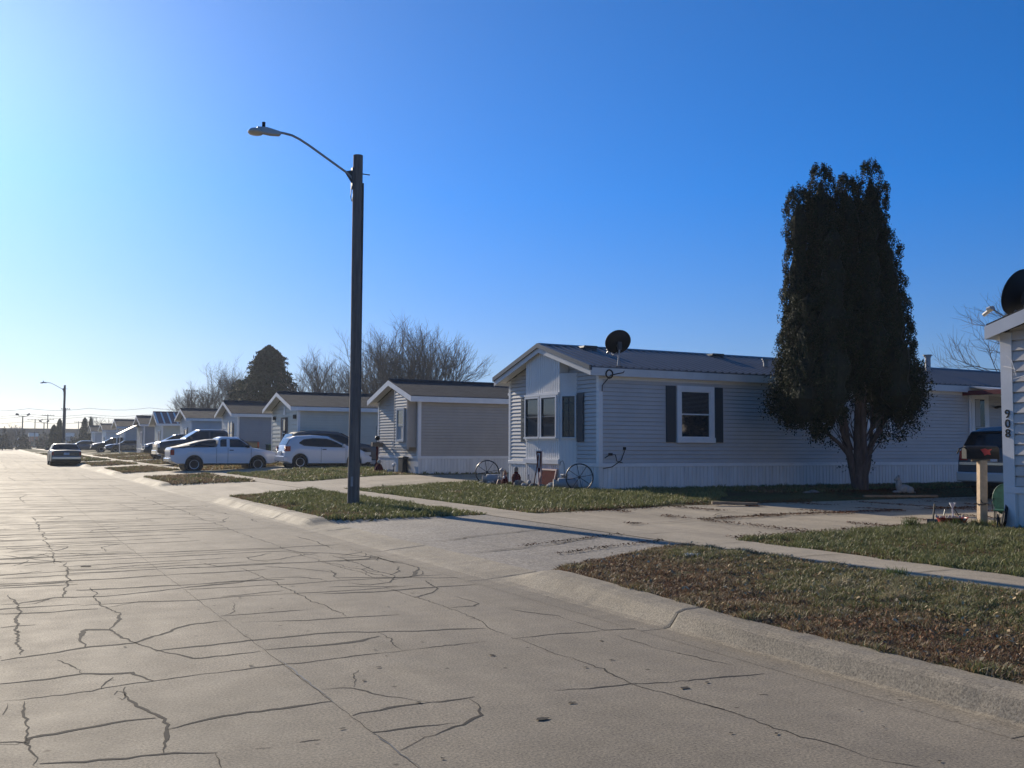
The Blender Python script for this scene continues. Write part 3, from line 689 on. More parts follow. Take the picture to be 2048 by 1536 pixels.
def house(name,label,x0,y0,g,w,L,ze,zr,sid,roofm='shingle',zs=.62,course=.104,of=.35,os_=.22,cat='mobile home',th=.10,fas='white',metal=False,side_trim=True,front_course=None,ribm=None,front_sid=None):
    """zs siding bottom, ze wall top, zr ridge (all local)"""
    t=thing(name,label,cat,(x0,y0,g)); sl_=(zr-ze)/(w/2)
    c=MB(); c.prism([(.02,-.15),(w-.006,-.15),(w-.006,ze),(w/2,zr-.02),(.02,ze)],.02,L,'x'); c.build('wall_core',M[sid],t)
    s=MB(); lap(s,(0,0,0),(1,0,0),(0,-1,0),[(.09,zs),(L,zs),(L,ze),(.09,ze)],course); s.build('siding',M[sid],t)
    s=MB(); lap(s,(0,0,0),(0,1,0),(-1,0,0),[(.09,zs),(w-.09,zs),(w-.09,ze+sl_*.09),(w/2,zr-.02),(.09,ze+sl_*.09)],front_course or course); s.build('siding',M[front_sid or sid],t)
    k=MB(); lap(k,(0,0,0),(1,0,0),(0,-1,0),[(.0,-.15),(L,-.15),(L,zs-.10),(0,zs-.10)],.125,.012,True); lap(k,(0,0,0),(0,1,0),(-1,0,0),[(0,-.15),(w,-.15),(w,zs-.10),(0,zs-.10)],.125,.012,True)
    k.build('skirting',M['skirt'],t)
    b=MB(); b.box(-.035,L,-.032,0,zs-.105,zs-.01); b.box(-.035,0,0,w+.03,zs-.105,zs-.01); b.build('base_trim',M['white'],t,bevel=.006)
    cm=MB(); cm.prism([(-.026,-.026),(.09,-.026),(.09,.012),(.012,.012),(.012,.09),(-.026,.09)],zs-.008,ze-.002,'z'); cm.build('corner_trim',M['white'],t)
    cm=MB(); cm.box(-.026,.01,w-.09,w+.022,zs-.008,ze-.002); cm.build('corner_trim',M['white'],t)
    # roof
    zt=ze+.05; r=MB(); m_=w/2; e=os_
    top=[(-e,zt-e*sl_+th),(m_,zr+.05+th),(w+e,zt-e*sl_+th)]; bot=[(w+e,zt-e*sl_),(m_,zr+.05),(-e,zt-e*sl_)]
    r.prism(top+bot,-of,L+.3,'x')
    if metal:
        nrm=math.hypot(1,sl_)
        x=-of+.02; kk=0
        while x<L+.3:
            for sg in (0,1):
                a=(-e-.01 if sg==0 else w+e+.01); z0_=zt-e*sl_+th
                P=[(a,z0_),(m_,zr+.05+th)]
                r.mi=ribm and 1 or 0
                r.quad((x,P[0][0],P[0][1]+.003),(x+.05,P[0][0],P[0][1]+.028),(x+.05,P[1][0],P[1][1]+.028),(x,P[1][0],P[1][1]+.003))
                r.quad((x+.05,P[0][0],P[0][1]+.028),(x+.09,P[0][0],P[0][1]+.028),(x+.09,P[1][0],P[1][1]+.028),(x+.05,P[1][0],P[1][1]+.028))
                r.quad((x+.09,P[0][0],P[0][1]+.028),(x+.14,P[0][0],P[0][1]+.003),(x+.14,P[1][0],P[1][1]+.003),(x+.09,P[1][0],P[1][1]+.028))
                r.quad((x,P[0][0],P[0][1]-.02),(x+.14,P[0][0],P[0][1]-.02),(x+.09,P[0][0],P[0][1]+.028),(x+.05,P[0][0],P[0][1]+.028))
            x+=metal; 
        r.mi=0
    ro=r.build('roof',[M[roofm]]+([M[ribm]] if ribm else []),t)
    cp=MB(); hh=.045
    cp.prism([(m_-.16,zr+.05+th+.030-.16*sl_),(m_,zr+.05+th+hh),(m_+.16,zr+.05+th+.030-.16*sl_),(m_,zr+.05+th+.01)],-of-.01,L+.31,'x'); cp.build('ridge_cap',M['trim_dark' if metal and not ribm else roofm],ro)
    # fascia: eaves and rakes
    fz=.17; f=MB(); z0_=zt-e*sl_
    f.box(-of-.0,L+.28,-e-.018,-e+.004,z0_-fz+.05,z0_+th-.03)
    f.box(-of-.0,L+.28,w+e-.004,w+e+.018,z0_-fz+.05,z0_+th-.03)
    for ya,yb in ((-e-.018,m_),(w+e+.018,m_)):
        za=z0_-(.018)*sl_; zb=zr+.05
        P=[(ya,za-fz+.05),(yb,zb-fz+.05),(yb,zb+th-.03),(ya,za+th-.03)]
        if ya>yb: P=P[::-1]
        f.prism(P,-of-.02,-of-.001,'x')
    f.build('fascia',M[fas],t)
    so_=MB(); so_.prism([(-e,z0_-.012),(m_,zr+.038),(w+e,z0_-.012),(w+e,z0_-.03),(m_,zr+.02),(-e,z0_-.03)],-of+.0,-.03,'x')
    so_.box(-.03,L,-e+.005,-.03,z0_-.07,z0_-.05); so_.build('soffit',M['white'],t)
    return t
def vent(parent,x,y,z,m='shingle'):
    v=MB(); v.box(x-.2,x+.2,y-.16,y+.16,z-.1,z+.10); v.prism([(x-.24,z+.10),(x+.24,z+.10),(x+.20,z+.16),(x-.20,z+.16)],y-.18,y+.18,'y'); return v.build('roof_vent',M[m],parent,bevel=.01)
def pipe(parent,x,y,z,h,r=.05,cap=True):
    v=MB(); v.tube([(x,y,z-.2),(x,y,z+h)],r,12)
    if cap: v.tube([(x,y,z+h+.02),(x,y,z+h+.05)],r*1.7,12); v.tube([(x,y,z+h-.04),(x,y,z+h+.03)],r*1.25,12)
    return v.build('vent_pipe',M['galv'],parent)
FR=((0,0,0),(0,1,0),(-1,0,0)); SD=((0,0,0),(1,0,0),(0,-1,0))
# ---- H1 the grey home
G1=.33
h1=house('mobile_home','long grey mobile home with dark metal roof and angled bay, behind the tall evergreen',13.2,20.2,G1,4.7,26,2.93,3.62,'siding_grey','roof_metal',zs=.66,metal=.235,of=.38,os_=.22,fas='fascia')
# broad side fascia strip and lower white trim band
b=MB(); b.box(-.02,26,-.030,-.012,2.72,2.87); b.build('eave_band',M['white'],h1)
b=MB(); 
for ya,yb,s_ in ((-.26,2.35,1),(4.96,2.35,-1)):
    sl_=.69/2.35; za=2.98-.26*sl_; P=[(ya,za+.015),(yb,3.67+.015),(yb,3.67+.135),(ya,za+.135)]
    if ya>yb: P=P[::-1]
    b.prism(P,-.38-.06,-.38-.021,'x')
b.box(-.44,-.38,-.27,-.241,2.92,3.04); b.build('rake_flashing',M['trim_dark'],h1)
# bay (local y 1.4..3.2 front at x=-.30, angled returns)
by0,by1,bx_=1.42,3.22,-.30; ry0,ry1=1.0,3.62
bay=MB(); bay.prism([(-.001,ry0),(bx_+.02,by0),(bx_+.02,by1),(-.001,ry1)],0-.1,2.94,'z'); bo=bay.build('bay',M['white'],h1)
def gab(y): return 2.98+.69/2.35*(2.35-abs(y-2.35))
bw=MB(); lap(bw,(bx_+.018,0,0),(0,1,0),(-1,0,0),[(by0,2.46),(by1,2.46),(by1,gab(by1)-.06),(2.35,gab(2.35)-.06),(by0,gab(by0)-.06)],.10,.010,True)
bw.build('upper_panel',M['siding_white'],bo); bw=MB()
lap(bw,(bx_+.018,0,0),(0,1,0),(-1,0,0),[(by0,.72),(by1,.72),(by1,1.21),(by0,1.21)],.10,.010,True)
bw.build('lower_panel',M['siding_white'],bo); bw=MB()
lap(bw,(bx_+.018,0,0),(0,1,0),(-1,0,0),[(by0,-.1),(by1,-.1),(by1,.60),(by0,.60)],.10,.010,True)
bw.build('bay_skirting',M['skirt'],bo); bw=MB()
bw.prism([(by0,2.9),(by1,2.9),(by1,gab(by1)-.05),(2.35,gab(2.35)-.05),(by0,gab(by0)-.05)],bx_+.02,-.02,'x')
bw.build('gable_block',M['siding_white'],bo)
bt=MB(); bt.box(bx_-.05,bx_+.02,by0-.03,by1+.03,.60,.71); bt.box(bx_-.035,bx_+.02,by0-.02,by1+.02,.71,.735); bt.box(bx_-.04,bx_+.017,by0-.02,by1+.02,2.40,2.455); bt.box(bx_-.012,bx_+.017,by0,by1,1.21,2.40); bt.build('trim_board',M['white'],bo)
FB=((bx_,0,0),(0,1,0),(-1,0,0))
for a,b_ in ((by0+.06,2.30),(2.38,by1-.06)):
    frame_win(bo,FB,a,b_,1.26,2.38,off=.014,fm='white',fw_=.045,mid=.52,sashm='trim_dark',proud=.05)
U=Vector((bx_+.02,by0-ry0,0)); U=Vector((0+(-bx_-.02),ry0-by0,0)).normalized(); # from front corner to wall
N=Vector((-abs(U.y),-abs(U.x),0)).normalized(); 
O=Vector((bx_+.02,by0,0)); ln=math.hypot(-bx_-.02,by0-ry0)
rp=MB(); lap(rp,O,U,N,[(0,-.1),(ln,-.1),(ln,1.2),(0,1.2)],.10,.006,True); rp.build('ribbed_panel',M['siding_white'],bo)
frame_win(bo,(O,U,N),.05,ln-.03,1.26,2.38,off=.004,fm='white',fw_=.035,grid=(2,6),sashm='trim_dark',proud=.04)
shutter(h1,FR,.66,.97,1.18,2.42); shutter(h1,FR,3.66,3.95,1.18,2.42)
# side window
frame_win(h1,SD,2.34,3.56,1.17,2.64,off=.027,fw_=.13,mid=.5,blind=True,proud=.06)
shutter(h1,SD,2.02,2.33,1.18,2.63); shutter(h1,SD,3.575,3.88,1.18,2.63)
frame_win(h1,SD,9.2,10.2,1.5,2.5,off=.027,fw_=.10,mid=.5,proud=.06)
for x in (1.0,5.4): vent(h1,x,2.1,3.62,'trim_dark')
pipe(h1,6.3,.95,3.42,.12,.07); pipe(h1,14.3,1.9,3.7,.42,.09)
# door, light, steps awning
d=MB(); d.box(13.72,14.66,-.06,-.012,.66,2.84); do=d.build('door_frame',M['white'],h1)
d=MB(); d.box(13.82,14.56,-.075,-.062,.70,2.76); dd=d.build('door',M['siding_white'],h1)
d=MB(); d.box(13.97,14.42,-.082,-.0755,1.0,2.6); d.build('pane',M['glass'],dd)
d=MB(); d.box(13.98,14.2,-.085,-.0825,1.75,2.58); d.box(13.97,14.42,-.088,-.0825,1.70,1.74); d.build('curtain',M['curtain'],dd)
d=MB(); d.tube([(14.5,-.075,1.7),(14.5,-.12,1.7)],.025,8); d.build('handle',M['galv'],dd)
d=MB(); d.tube([(15.0,-.01,2.36),(15.0,-.14,2.36)],.03,8); d.lathe([(.03,.0),(.11,-.03),(.12,-.06),(.03,-.07)],(15.0,-.16,2.42),12); d.build('porch_light',M['black'],h1)
# awning carried on red posts
aw=MB(); aw.prism([(-.02,2.98),(-.02,3.03),(-1.55,2.80),(-1.55,2.75)],13.5,17.6,'x'); ao=aw.build('awning_roof',M['siding_light'],h1)
aw=MB(); aw.box(13.44,13.499,-1.55,-.03,2.70,2.84); aw.box(13.44,17.6,-1.61,-1.552,2.66,2.84); aw.build('red_fascia',M['red'],ao)
for x in (15.9,):
    aw=MB(); aw.box(x,x+.12,-.13,-.02,.66,2.70); aw.build('post',M['red'],ao)
# small side gable lean-to post on far side
aw=MB(); aw.box(.25,4.2,4.72,5.3,2.55,2.62); ao2=aw.build('side_awning',M['white'],h1)
aw=MB(); aw.box(.28,.36,5.2,5.28,0,2.55); aw.build('post',M['white'],ao2)
# hose bib and wires
aw=MB(); aw.tube([(.1,-.03,.52),(.35,-.05,.56),(.62,-.05,.72),(.72,-.04,.93),(.75,-.03,1.02)],.010,5); aw.tube([(.15,-.03,.78),(.28,-.05,.86),(.45,-.05,.86),(.5,-.04,.70),(.66,-.05,.66)],.010,5)
aw.box(.26,.36,-.06,-.02,.84,.90); aw.box(.70,.76,-.06,-.02,.98,1.05); aw.build('cable',M['black'],h1)
# ---- dish on H1
def dish(loc,label,aim,R_=.35,arm=True,m='black'):
    t=thing('satellite_dish',label,'satellite dish',loc); A=Vector(aim).normalized()
    q=A.to_track_quat('Z','X').to_matrix()
    # elliptical bowl
    c=Vector((0,0,.60)); mb=MB(); prof=[(0.001,.0),(.10,.006),(.2,.025),(.29,.055),(R_,.085)]
    i0=len(mb.v); n=32
    up=Vector((0,0,1)); ux=up.cross(A).normalized(); uy=A.cross(ux).normalized()
    for th_ in (0,-.012):
        for r,zz in prof:
            for j in range(n):
                tt=2*PI*j/n; mb.v.append(tuple(c+ux*r*math.cos(tt)+uy*r*.90*math.sin(tt)+A*(zz+th_)))
    L=len(prof)
    for s_ in (0,1):
        for k in range(L-1):
            for j in range(n):
                a=i0+(s_*L+k)*n; f=(a+j,a+(j+1)%n,a+n+(j+1)%n,a+n+j); mb.f.append(f if s_==0 else f[::-1]); mb.m.append(0)
    for j in range(n): a=i0+(L-1)*n; b2=i0+(2*L-1)*n; mb.f.append((a+j,a+(j+1)%n,b2+(j+1)%n,b2+j)); mb.m.append(0)
    mb.build('reflector',M[m],t,smooth=True)
    k=MB(); back=c-A*.05-uy*.06; k.tube([back,c-A*.02-uy*.06],.07,10); k.box(-.05,.05,-.03,.03,-.1,.1,Matrix.Translation(back)); k.build('bracket',M['dkgrey'],t)
    k=MB(); k.tube([(-.06,-.02,.0),(-.03,-.01,.16),back+Vector((0,0,-.05)),back],.022,8); k.tube([(.16,.15,-.02),(.0,.0,.2)],.010,6); k.build('mast',M['galv'],t)
    k=MB(); k.box(-.14,.04,-.09,.05,-.03,.012); k.build('foot',M['dkgrey'],t)
    e=c+A*.42-uy*.34; k=MB(); k.tube([c-uy*.27+A*.03,c-uy*.40+A*.2,e],.014,6); k.build('feed_arm',M['galv'],t)
    k=MB(); d_=(c-e).normalized(); k.tube([e-d_*.05,e+d_*.03],.04,10); k.tube([e+ux*.06-d_*.04,e+ux*.06+d_*.03],.03,10); k.tube([e,e-d_*.13-uy*.05],.032,8); k.build('feed_horn',M['lamp_grey'],t)
    return t
dish((13.72,20.08,3.37),'black satellite dish standing on the dark metal roof of the grey home',(.12,.86,.42),.35)
k=MB(); k.tube([(13.85,20.0,3.33),(13.75,19.95,3.22),(13.55,19.94,3.18),(13.38,19.94,3.14),(13.3,19.93,3.07),(13.26,20.14,2.9),(13.25,20.14,2.75)],.012,6)
for r_ in (.09,.11,.10): k.tube([(13.34+r_*math.cos(t_/12*2*PI),19.955-r_*.05,3.17+r_*math.sin(t_/12*2*PI)) for t_ in range(13)],.009,5)
tag(k.build('cable_coil',M['black']),'coiled black dish cable hanging from the eave corner of the grey home','cable')
# ---- 908 house at right edge
G9=.24
h9=house('mobile_home','beige sided home numbered 908 at the right edge of the picture',13.0,4.6,G9,4.53,16,2.84,3.5,'siding_beige','shingle',zs=.62,course=.150,of=.26,os_=.09,fas='white')
# its far eave faces +y; numbers on the corner trim (front face x=0, y=w)
ct=MB(); ct.prism([(-.0285,4.395),(0,4.395),(0,4.55),(.12,4.55),(.12,4.575),(-.0285,4.575)],-.14,2.83,'z'); c9=ct.build('corner_trim',M['white'],h9)
def text_mesh(s_,size,m,parent,loc,rot,name='house_number',ext=.006):
    cu=bpy.data.curves.new(name,'FONT'); cu.body=s_; cu.size=size; cu.extrude=ext; cu.align_x='CENTER'; cu.align_y='CENTER'
    o=bpy.data.objects.new(name,cu); COL.objects.link(o); bpy.context.view_layer.update()
    me=bpy.data.meshes.new_from_object(o.evaluated_get(bpy.context.evaluated_depsgraph_get())); bpy.data.objects.remove(o)
    me.materials.clear(); me.materials.append(m); o=bpy.data.objects.new(name,me); COL.objects.link(o); o.parent=parent; o.location=loc; o.rotation_euler=rot; return o
for s_,z in (('9',1.65),('0',1.51),('8',1.37)):
    o=text_mesh(s_,.175,M['black'],h9,(-.036,4.53-.05,z),(PI/2,0,-PI/2)); o.scale=(1.0,1,1)
dish((13.62,9.22,3.12),'black satellite dish on the roof of the home numbered 908',(-.05,.98,.38),.40)
# hanging string on its corner
k=MB(); k.tube([(-.06,4.5,2.35),(-.10,4.3,2.30),(-.08,4.35,2.15),(-.10,4.1,2.2)],.006,5); k.tube([(-.06,4.45,2.5),(-.09,4.35,2.42),(-.07,4.30,2.2)],.005,5); k.build('string',M['white'],h9)
# ---- H2 tan, gable with square box window
h2=house('mobile_home','tan sided mobile home with a lit projecting box window, just left of the grey home',13.2,31.72,.37,4.0,20,2.68,3.28,'siding_tan','shingle',zs=.66,of=.38,os_=.22)
bxm=MB(); bxm.prism([(.18,.95),(1.36,.95),(1.36,2.98),(.18,2.62)],-.36,-.016,'x'); b2=bxm.build('box_window_bay',M['siding_tan'],h2)
bb=MB(); lap(bb,(-.361,0,0),(0,1,0),(-1,0,0),[(.20,.97),(1.34,.97),(1.34,2.97),(.20,2.63)],.104); bb.build('siding',M['siding_tan'],b2)
bb=MB(); bb.box(-.385,-.3,.12,.19,.93,2.62); bb.box(-.385,-.3,1.345,1.40,.93,2.98); bb.box(-.385,-.3,.12,1.40,.88,.94); bb.build('corner_trim',M['siding_tan'],b2)
frame_win(b2,((-.362,0,0),(0,1,0),(-1,0,0)),.34,1.06,1.15,2.35,off=.027,fm='siding_light',fw_=.06,mid=.5,proud=.045,curtain=[(.0,.42,.0,.45),(.42,1,.0,.45)])
vent(h2,5.5,1.8,3.35)
# ---- H3 cream
h3=house('mobile_home','cream sided mobile home with arched gable window, behind the white hatchback',13.2,46.95,.42,5.0,20,2.78,3.5,'siding_cream','shingle',zs=.5,of=.45,os_=.28,course=.13,front_course=.21)
w=frame_win(h3,FR,2.1,2.85,.75,2.35,off=.027,fm='brown',fw_=.08,mid=.5,proud=.05,sashm='white')
shutter(h3,FR,1.85,2.08,.75,2.35,'brown'); shutter(h3,FR,2.87,3.1,.75,2.35,'brown')
k=MB(); k.prism([(2.25,2.5),(2.7,2.5),(2.475,2.95)],-.04,-.015,'x'); k.build('gable_ornament',M['white'],h3)
for y in (.4,.62,4.3,4.52):
    k=MB(); k.box(-.09,-.016,y-.05,y+.05,2.25,2.45); k.build('wall_lantern',M['black'],h3)
vent(h3,5,2.3,3.55); k=MB(); k.lathe([(.03,0),(.035,.1),(.035,.9),(.05,.95)],(4,2.4,3.6),8)
# ---- H4 slate
h4=house('mobile_home','slate grey sided mobile home with two arched windows, behind the white pickup cab',13.2,60.2,.40,4.5,20,2.82,3.55,'siding_blue','shingle',zs=.5,of=.45,os_=.28,course=.13,front_course=.21,front_sid='siding_light')
def arch(parent,y0,y1,z0,z1):
    k=MB(); n=8; c=(y0+y1)/2; r=(y1-y0)/2; P=[(y0,z0),(y1,z0)]+[(c+r*math.cos(PI*i/n),z1-r+r*math.sin(PI*i/n)) for i in range(n+1)]
    k.prism(P,-.045,-.016,'x'); o=k.build('window',M['white'],parent)
    k=MB(); r-=.07; P=[(y0+.07,z0+.07),(y1-.07,z0+.07)]+[(c+r*math.cos(PI*i/n),z1-r-.07+r*math.sin(PI*i/n)) for i in range(n+1)]
    k.prism(P,-.052,-.046,'x'); k.build('pane',M['glass'],o); k=MB(); k.box(-.06,-.053,y0+.07,y1-.07,(z0+z1)/2-.04,(z0+z1)/2+.03); k.build('sash',M['white'],o)
arch(h4,1.35,1.95,.95,2.45); arch(h4,2.15,2.75,.95,2.45); shutter(h4,FR,1.0,1.3,.8,2.3,'brown')
k=MB(); k.box(-.12,-.016,1.2,2.9,.85,.94); k.build('sill',M['white'],h4); vent(h4,5,2.1,3.6)
k=MB(); k.tube([(9.5,2.2,3.6),(9.5,2.2,4.0)],.05,8); k.build('vent_pipe',M['white'],h4)
# ---- H5 light grey
h5=house('mobile_home','light grey mobile home with dark shuttered front window, behind the dark pickup',13.2,76.05,.42,4.6,20,2.86,3.55,'siding_light','shingle2',zs=.5,of=.42,os_=.26,course=.13,front_course=.21)
frame_win(h5,FR,1.4,2.6,.8,2.2,off=.027,fw_=.1,mid=.5,proud=.05); shutter(h5,FR,1.1,1.38,.8,2.25); shutter(h5,FR,2.62,2.9,.8,2.25); vent(h5,5,2.1,3.6)
# ---- H6 red and white striped roof
h6=house('mobile_home','small cream home under a red and white striped metal roof',13.2,90.0,.42,4.2,18,2.80,3.7,'siding_cream','redmetal',zs=.5,of=.5,os_=.4,course=.2,metal=.55,ribm='white')
frame_win(h6,FR,1.0,2.0,.9,2.2,off=.027,fw_=.1,proud=.05)
# ---- H7 blue with tan awning
h7=house('mobile_home','blue grey home with a tan sloping awning over its front',13.2,101.5,.42,5.0,18,2.85,3.65,'siding_blue','shingle2',zs=.5,of=.45,os_=.3,course=.2)
k=MB(); k.prism([(-.02,2.95),(-.02,3.02),(-2.0,1.95),(-2.0,1.88)],2.6,5.1,'y'); k.build('awning',M['tan'],h7)
k=MB(); k.box(-1.95,-1.87,2.7,2.78,0,1.9); k.build('post',M['white'],h7)
frame_win(h7,FR,1.0,1.9,.9,2.2,off=.027,fw_=.1,proud=.05)
h8=house('mobile_home','beige gabled home with a white porch post, third from the street end',13.2,117.2,.42,4.9,18,2.85,3.6,'siding_beige','shingle2',zs=.5,of=.9,os_=.3,course=.2)
k=MB(); k.box(-.85,-.73,.1,.22,0,2.85); k.build('post',M['white'],h8)
h10=house('mobile_home','small pale home with a low dark roof far down the row',13.4,139.2,.42,5.5,18,2.7,3.5,'siding_white','shingle2',zs=.5,of=.5,os_=.3,course=.2)
frame_win(h10,FR,1.8,2.8,.9,2.0,off=.027,fw_=.1,proud=.05)
h11=house('mobile_home','farthest grey home in the row, mostly hidden by parked cars',13.4,156,.42,5.0,18,2.7,3.5,'siding_light','shingle2',zs=.5,of=.5,os_=.3,course=.2)
# ------------------------------------------------------------------ vehicles (front towards local +x, rear bumper at x=0)
def interp(P,x):
    if x<=P[0][0]: return P[0][1]
    for a,b in zip(P[:-1],P[1:]):
        if x<=b[0]: t=(x-a[0])/(b[0]-a[0]) if b[0]>a[0] else 0; return a[1]+(b[1]-a[1])*t
    return P[-1][1]
def car(name,label,cat,loc,rz,sp,paint,group=None):
    t=thing(name,label,cat,loc,rz,group); L,Wd=sp['L'],sp['W']; hwm=Wd/2; r=sp['r']; wx=sp['wheels']; sill=sp.get('sill',.24); ra=r+sp.get('gap',.06)
    belt=sp['belt']; top=sp['top']
    def hw(x):
        u=abs(2*x/L-1); return hwm*(1-sp.get('pl',.10)*max(0,(u-.6)/.4)**2.2)
    def zt(x): return interp(top,x)
    def zbl(x): return min(interp(belt,x),zt(x)-.0)
    def hwt(x):
        h=max(0,zt(x)-zbl(x)); return hw(x)-.03-h*sp.get('tumble',.34)
    def bot(x):
        z=sill+ (.14*max(0,1-x/.25) if x<.25 else 0)+(.10*max(0,1-(L-x)/.3) if L-x<.3 else 0)
        for w in wx:
            d=abs(x-w)
            if d<ra: z=max(z,r+math.sqrt(max(0,ra*ra-d*d)))
        return z
    def section(x):
        b=bot(x); zb=zbl(x); z=zt(x); w=hw(x); wt=hwt(x); b=min(b,zb-.08)
        mid=b+(zb-b)*.5
        P=[(0,b),(w-.10,b),(w-.012,b+.03),(w,mid),(w-.012,zb-(zb-b)*.15),(w-.035,zb)]
        if z-zb<.12:
            e=z-zb; P+=[(w-.05,zb+e*.5),(w-.11-.2*e,z-.015*min(1,e*20)),(w-.25,z),(0,z+.02)]
        else: P+=[(wt+.02,z-.075),(wt-.07,z-.018),(wt-.22,z),(0,z+.018)]
        return P
    xs=set([0,.03,.08,L-.03,L-.08,L]); x=0
    while x<L: xs.add(round(x,3)); x+=.12
    for w in wx:
        for k in range(-8,9): xs.add(round(w+ra*math.sin(k/8*PI/2),3))
        xs.add(w-ra-.005); xs.add(w+ra+.005)
    for p in top+belt: xs.add(p[0])
    xs=sorted(q for q in xs if 0<=q<=L); xx=[xs[0]]
    for q in xs[1:]:
        if q-xx[-1]>.004: xx.append(q)
    xs=xx
    b=MB(); n=None
    for sg in (1,-1):
        rows=[]
        for x in xs:
            P=section(x); n=len(P); rows.append([len(b.v)+k for k in range(n)]); b.v+=[(x,sg*p[0],p[1]) for p in P]
        for a,c in zip(rows[:-1],rows[1:]):
            for k in range(n-1):
                f=(a[k],a[k+1],c[k+1],c[k]); b.f.append(f[::-1] if sg>0 else f); b.m.append(0)
        for e,fl in ((rows[0],1),(rows[-1],-1)):
            f=tuple(e); b.f.append(f if sg*fl>0 else f[::-1]); b.m.append(0)
    body=b.build('body',M[paint],t,smooth=True)
    # wheel wells
    k=MB()
    for w in wx:
        k.tube([(w,-hwm+.12,r),(w,hwm-.12,r)],ra+.02,20)
    k.box(min(wx),max(wx),-hwm+.2,hwm-.2,sill-.05,sill+.15); k.build('underbody',M['plastic'],t)
    for w in wx:
        for sg in (-1,1):
            yo=sg*(hwm-.03); yi=sg*(hwm-.23); k=MB(); prof=[(r*.62,-.10),(r*.9,-.11),(r*.98,-.09),(r,-.05),(r,.05),(r*.98,.09),(r*.9,.11),(r*.62,.10)]
            A=Matrix.Rotation(-PI/2*sg,3,'X'); c=(w,sg*(hwm-.125),r); k.lathe(prof,c,26,A); ty=k.build('wheel',M['tyre'],t,smooth=True)
            k=MB(); k.lathe([(.01,.085),(.05,.09),(.07,.06),(r*.45,.055),(r*.55,.10),(r*.63,.105),(r*.63,.08),(r*.5,.03),(.01,.03)],c,26,A); 
            k.mi=1
            for j in range(sp.get('spokes',8)):
                a=2*PI*j/sp.get('spokes',8); rr2=r*.47
                k.ball((c[0]+rr2*math.cos(a),c[1]+sg*.062,c[2]+rr2*math.sin(a)),.030,.008,.030,8)
            k.mi=0
            k.build('rim',[M['rim'],M['black']],ty,smooth=True)
    def ys(x,z):
        zb=zbl(x); z2=zt(x)-.075; w=hw(x)-.035; wt=hwt(x)+.02
        if z<=zb: 
            return hw(x)-.035+(.035)*min(1,(zb-z)/.2)
        q=(z-zb)/max(.05,z2-zb); return w+(wt-w)*min(1,q)
    def sidepane(poly_bot,poly_top,nm='side_window',m='carglass',off=.008,nseg=10):
        for sg in (-1,1):
            k=MB(); x0=poly_bot[0][0]; x1=poly_bot[-1][0]; rows=[]
            for i in range(nseg+1):
                x=x0+(x1-x0)*i/nseg; zb_=interp(poly_bot,x); z_=interp(poly_top,x); rows.append([(x,zb_),(x,(zb_+z_)/2),(x,z_)])
            for i in range(nseg):
                for j in range(2):
                    q=[rows[i][j],rows[i+1][j],rows[i+1][j+1],rows[i][j+1]]; p=[(a,sg*(ys(a,c)+off),c) for a,c in q]
                    k.quad(*(p if sg<0 else p[::-1]))
            k.build(nm,M[m],t,smooth=True)
    for pb,pt in sp.get('side',[]): sidepane(pb,pt)
    for (x0,x1,nm) in sp.get('screens',[]):
        k=MB(); n1=6; n2=6; rows=[]
        for i in range(n1+1):
            x=x0+(x1-x0)*i/n1; wt=hwt(x)-.05 if zt(x)-zbl(x)>.1 else hw(x)-.17; sl=(zt(x+.02)-zt(x-.02))/.04; q=math.hypot(1,sl)
            rows.append([(x-sl/q*.012,wt*(2*j/n2-1),zt(x)+.016*(1-abs(2*j/n2-1)**3)+.012/q-.002) for j in range(n2+1)])
        for i in range(n1):
            for j in range(n2): k.quad(rows[i][j],rows[i+1][j],rows[i+1][j+1],rows[i][j+1])
        k.build(nm,M['carglass'],t,smooth=True)
    def blk(nm,m,x0,x1,y0,y1,z0,z1,par=None,both=True,bv=.012):
        for sg in ((1,-1) if both else (1,)):
            k=MB(); k.box(x0,x1,min(sg*y0,sg*y1),max(sg*y0,sg*y1),z0,z1); k.build(nm,M[m],par or t,bevel=bv)
    zr_=zbl(.05); zf=zt(L-.1)
    tl=sp.get('tail',(hwm-.24,hwm-.05,zr_-.28,zr_-.05,.10)); blk('taillight','tail',-.012,tl[4],tl[0],tl[1],tl[2],tl[3])
    hl=sp.get('headl',(hwm-.46,hwm-.10,zf-.24,zf-.08,.30)); blk('headlight','head',L-hl[4],L+.004,hl[0],hl[1],hl[2],hl[3])
    bm=sp.get('bump','plastic'); zbp=sp.get('bumpz',(.38,.58))
    blk('rear_bumper',bm,-.07,.12,0,hwm-.07,zbp[0],zbp[1],both=False) if 0 else None
    k=MB(); k.box(-.08,.10,-hwm+.08,hwm-.08,*zbp); k.build('rear_bumper',M[bm],t,bevel=.03)
    k=MB(); k.box(L-.12,L+.07,-hwm+.12,hwm-.12,zbp[0]-.04,zbp[1]-.03); k.build('front_bumper',M[bm],t,bevel=.03)
    k=MB(); k.box(L-.05,L+.012,-hwm+.48,hwm-.48,zf-.26,zf-.09)
    k.build('grille',M[sp.get('grille','plastic')],t,bevel=.008)
    pz=sp.get('plate',zr_-.30); k=MB(); k.box(-.03,-.008,-.16,.16,pz,pz+.15); k.build('number_plate',M['plate'],t)
    mx=sp.get('mirror'); 
    if mx:
        for sg in (-1,1):
            k=MB(); y=ys(mx[0],mx[1]); k.box(mx[0]-.06,mx[0]+.05,min(sg*(y+.03),sg*(y+.22)),max(sg*(y+.03),sg*(y+.22)),mx[1]-.01,mx[1]+.12); k.build('mirror',M[sp.get('mirm',paint)],t,bevel=.02)
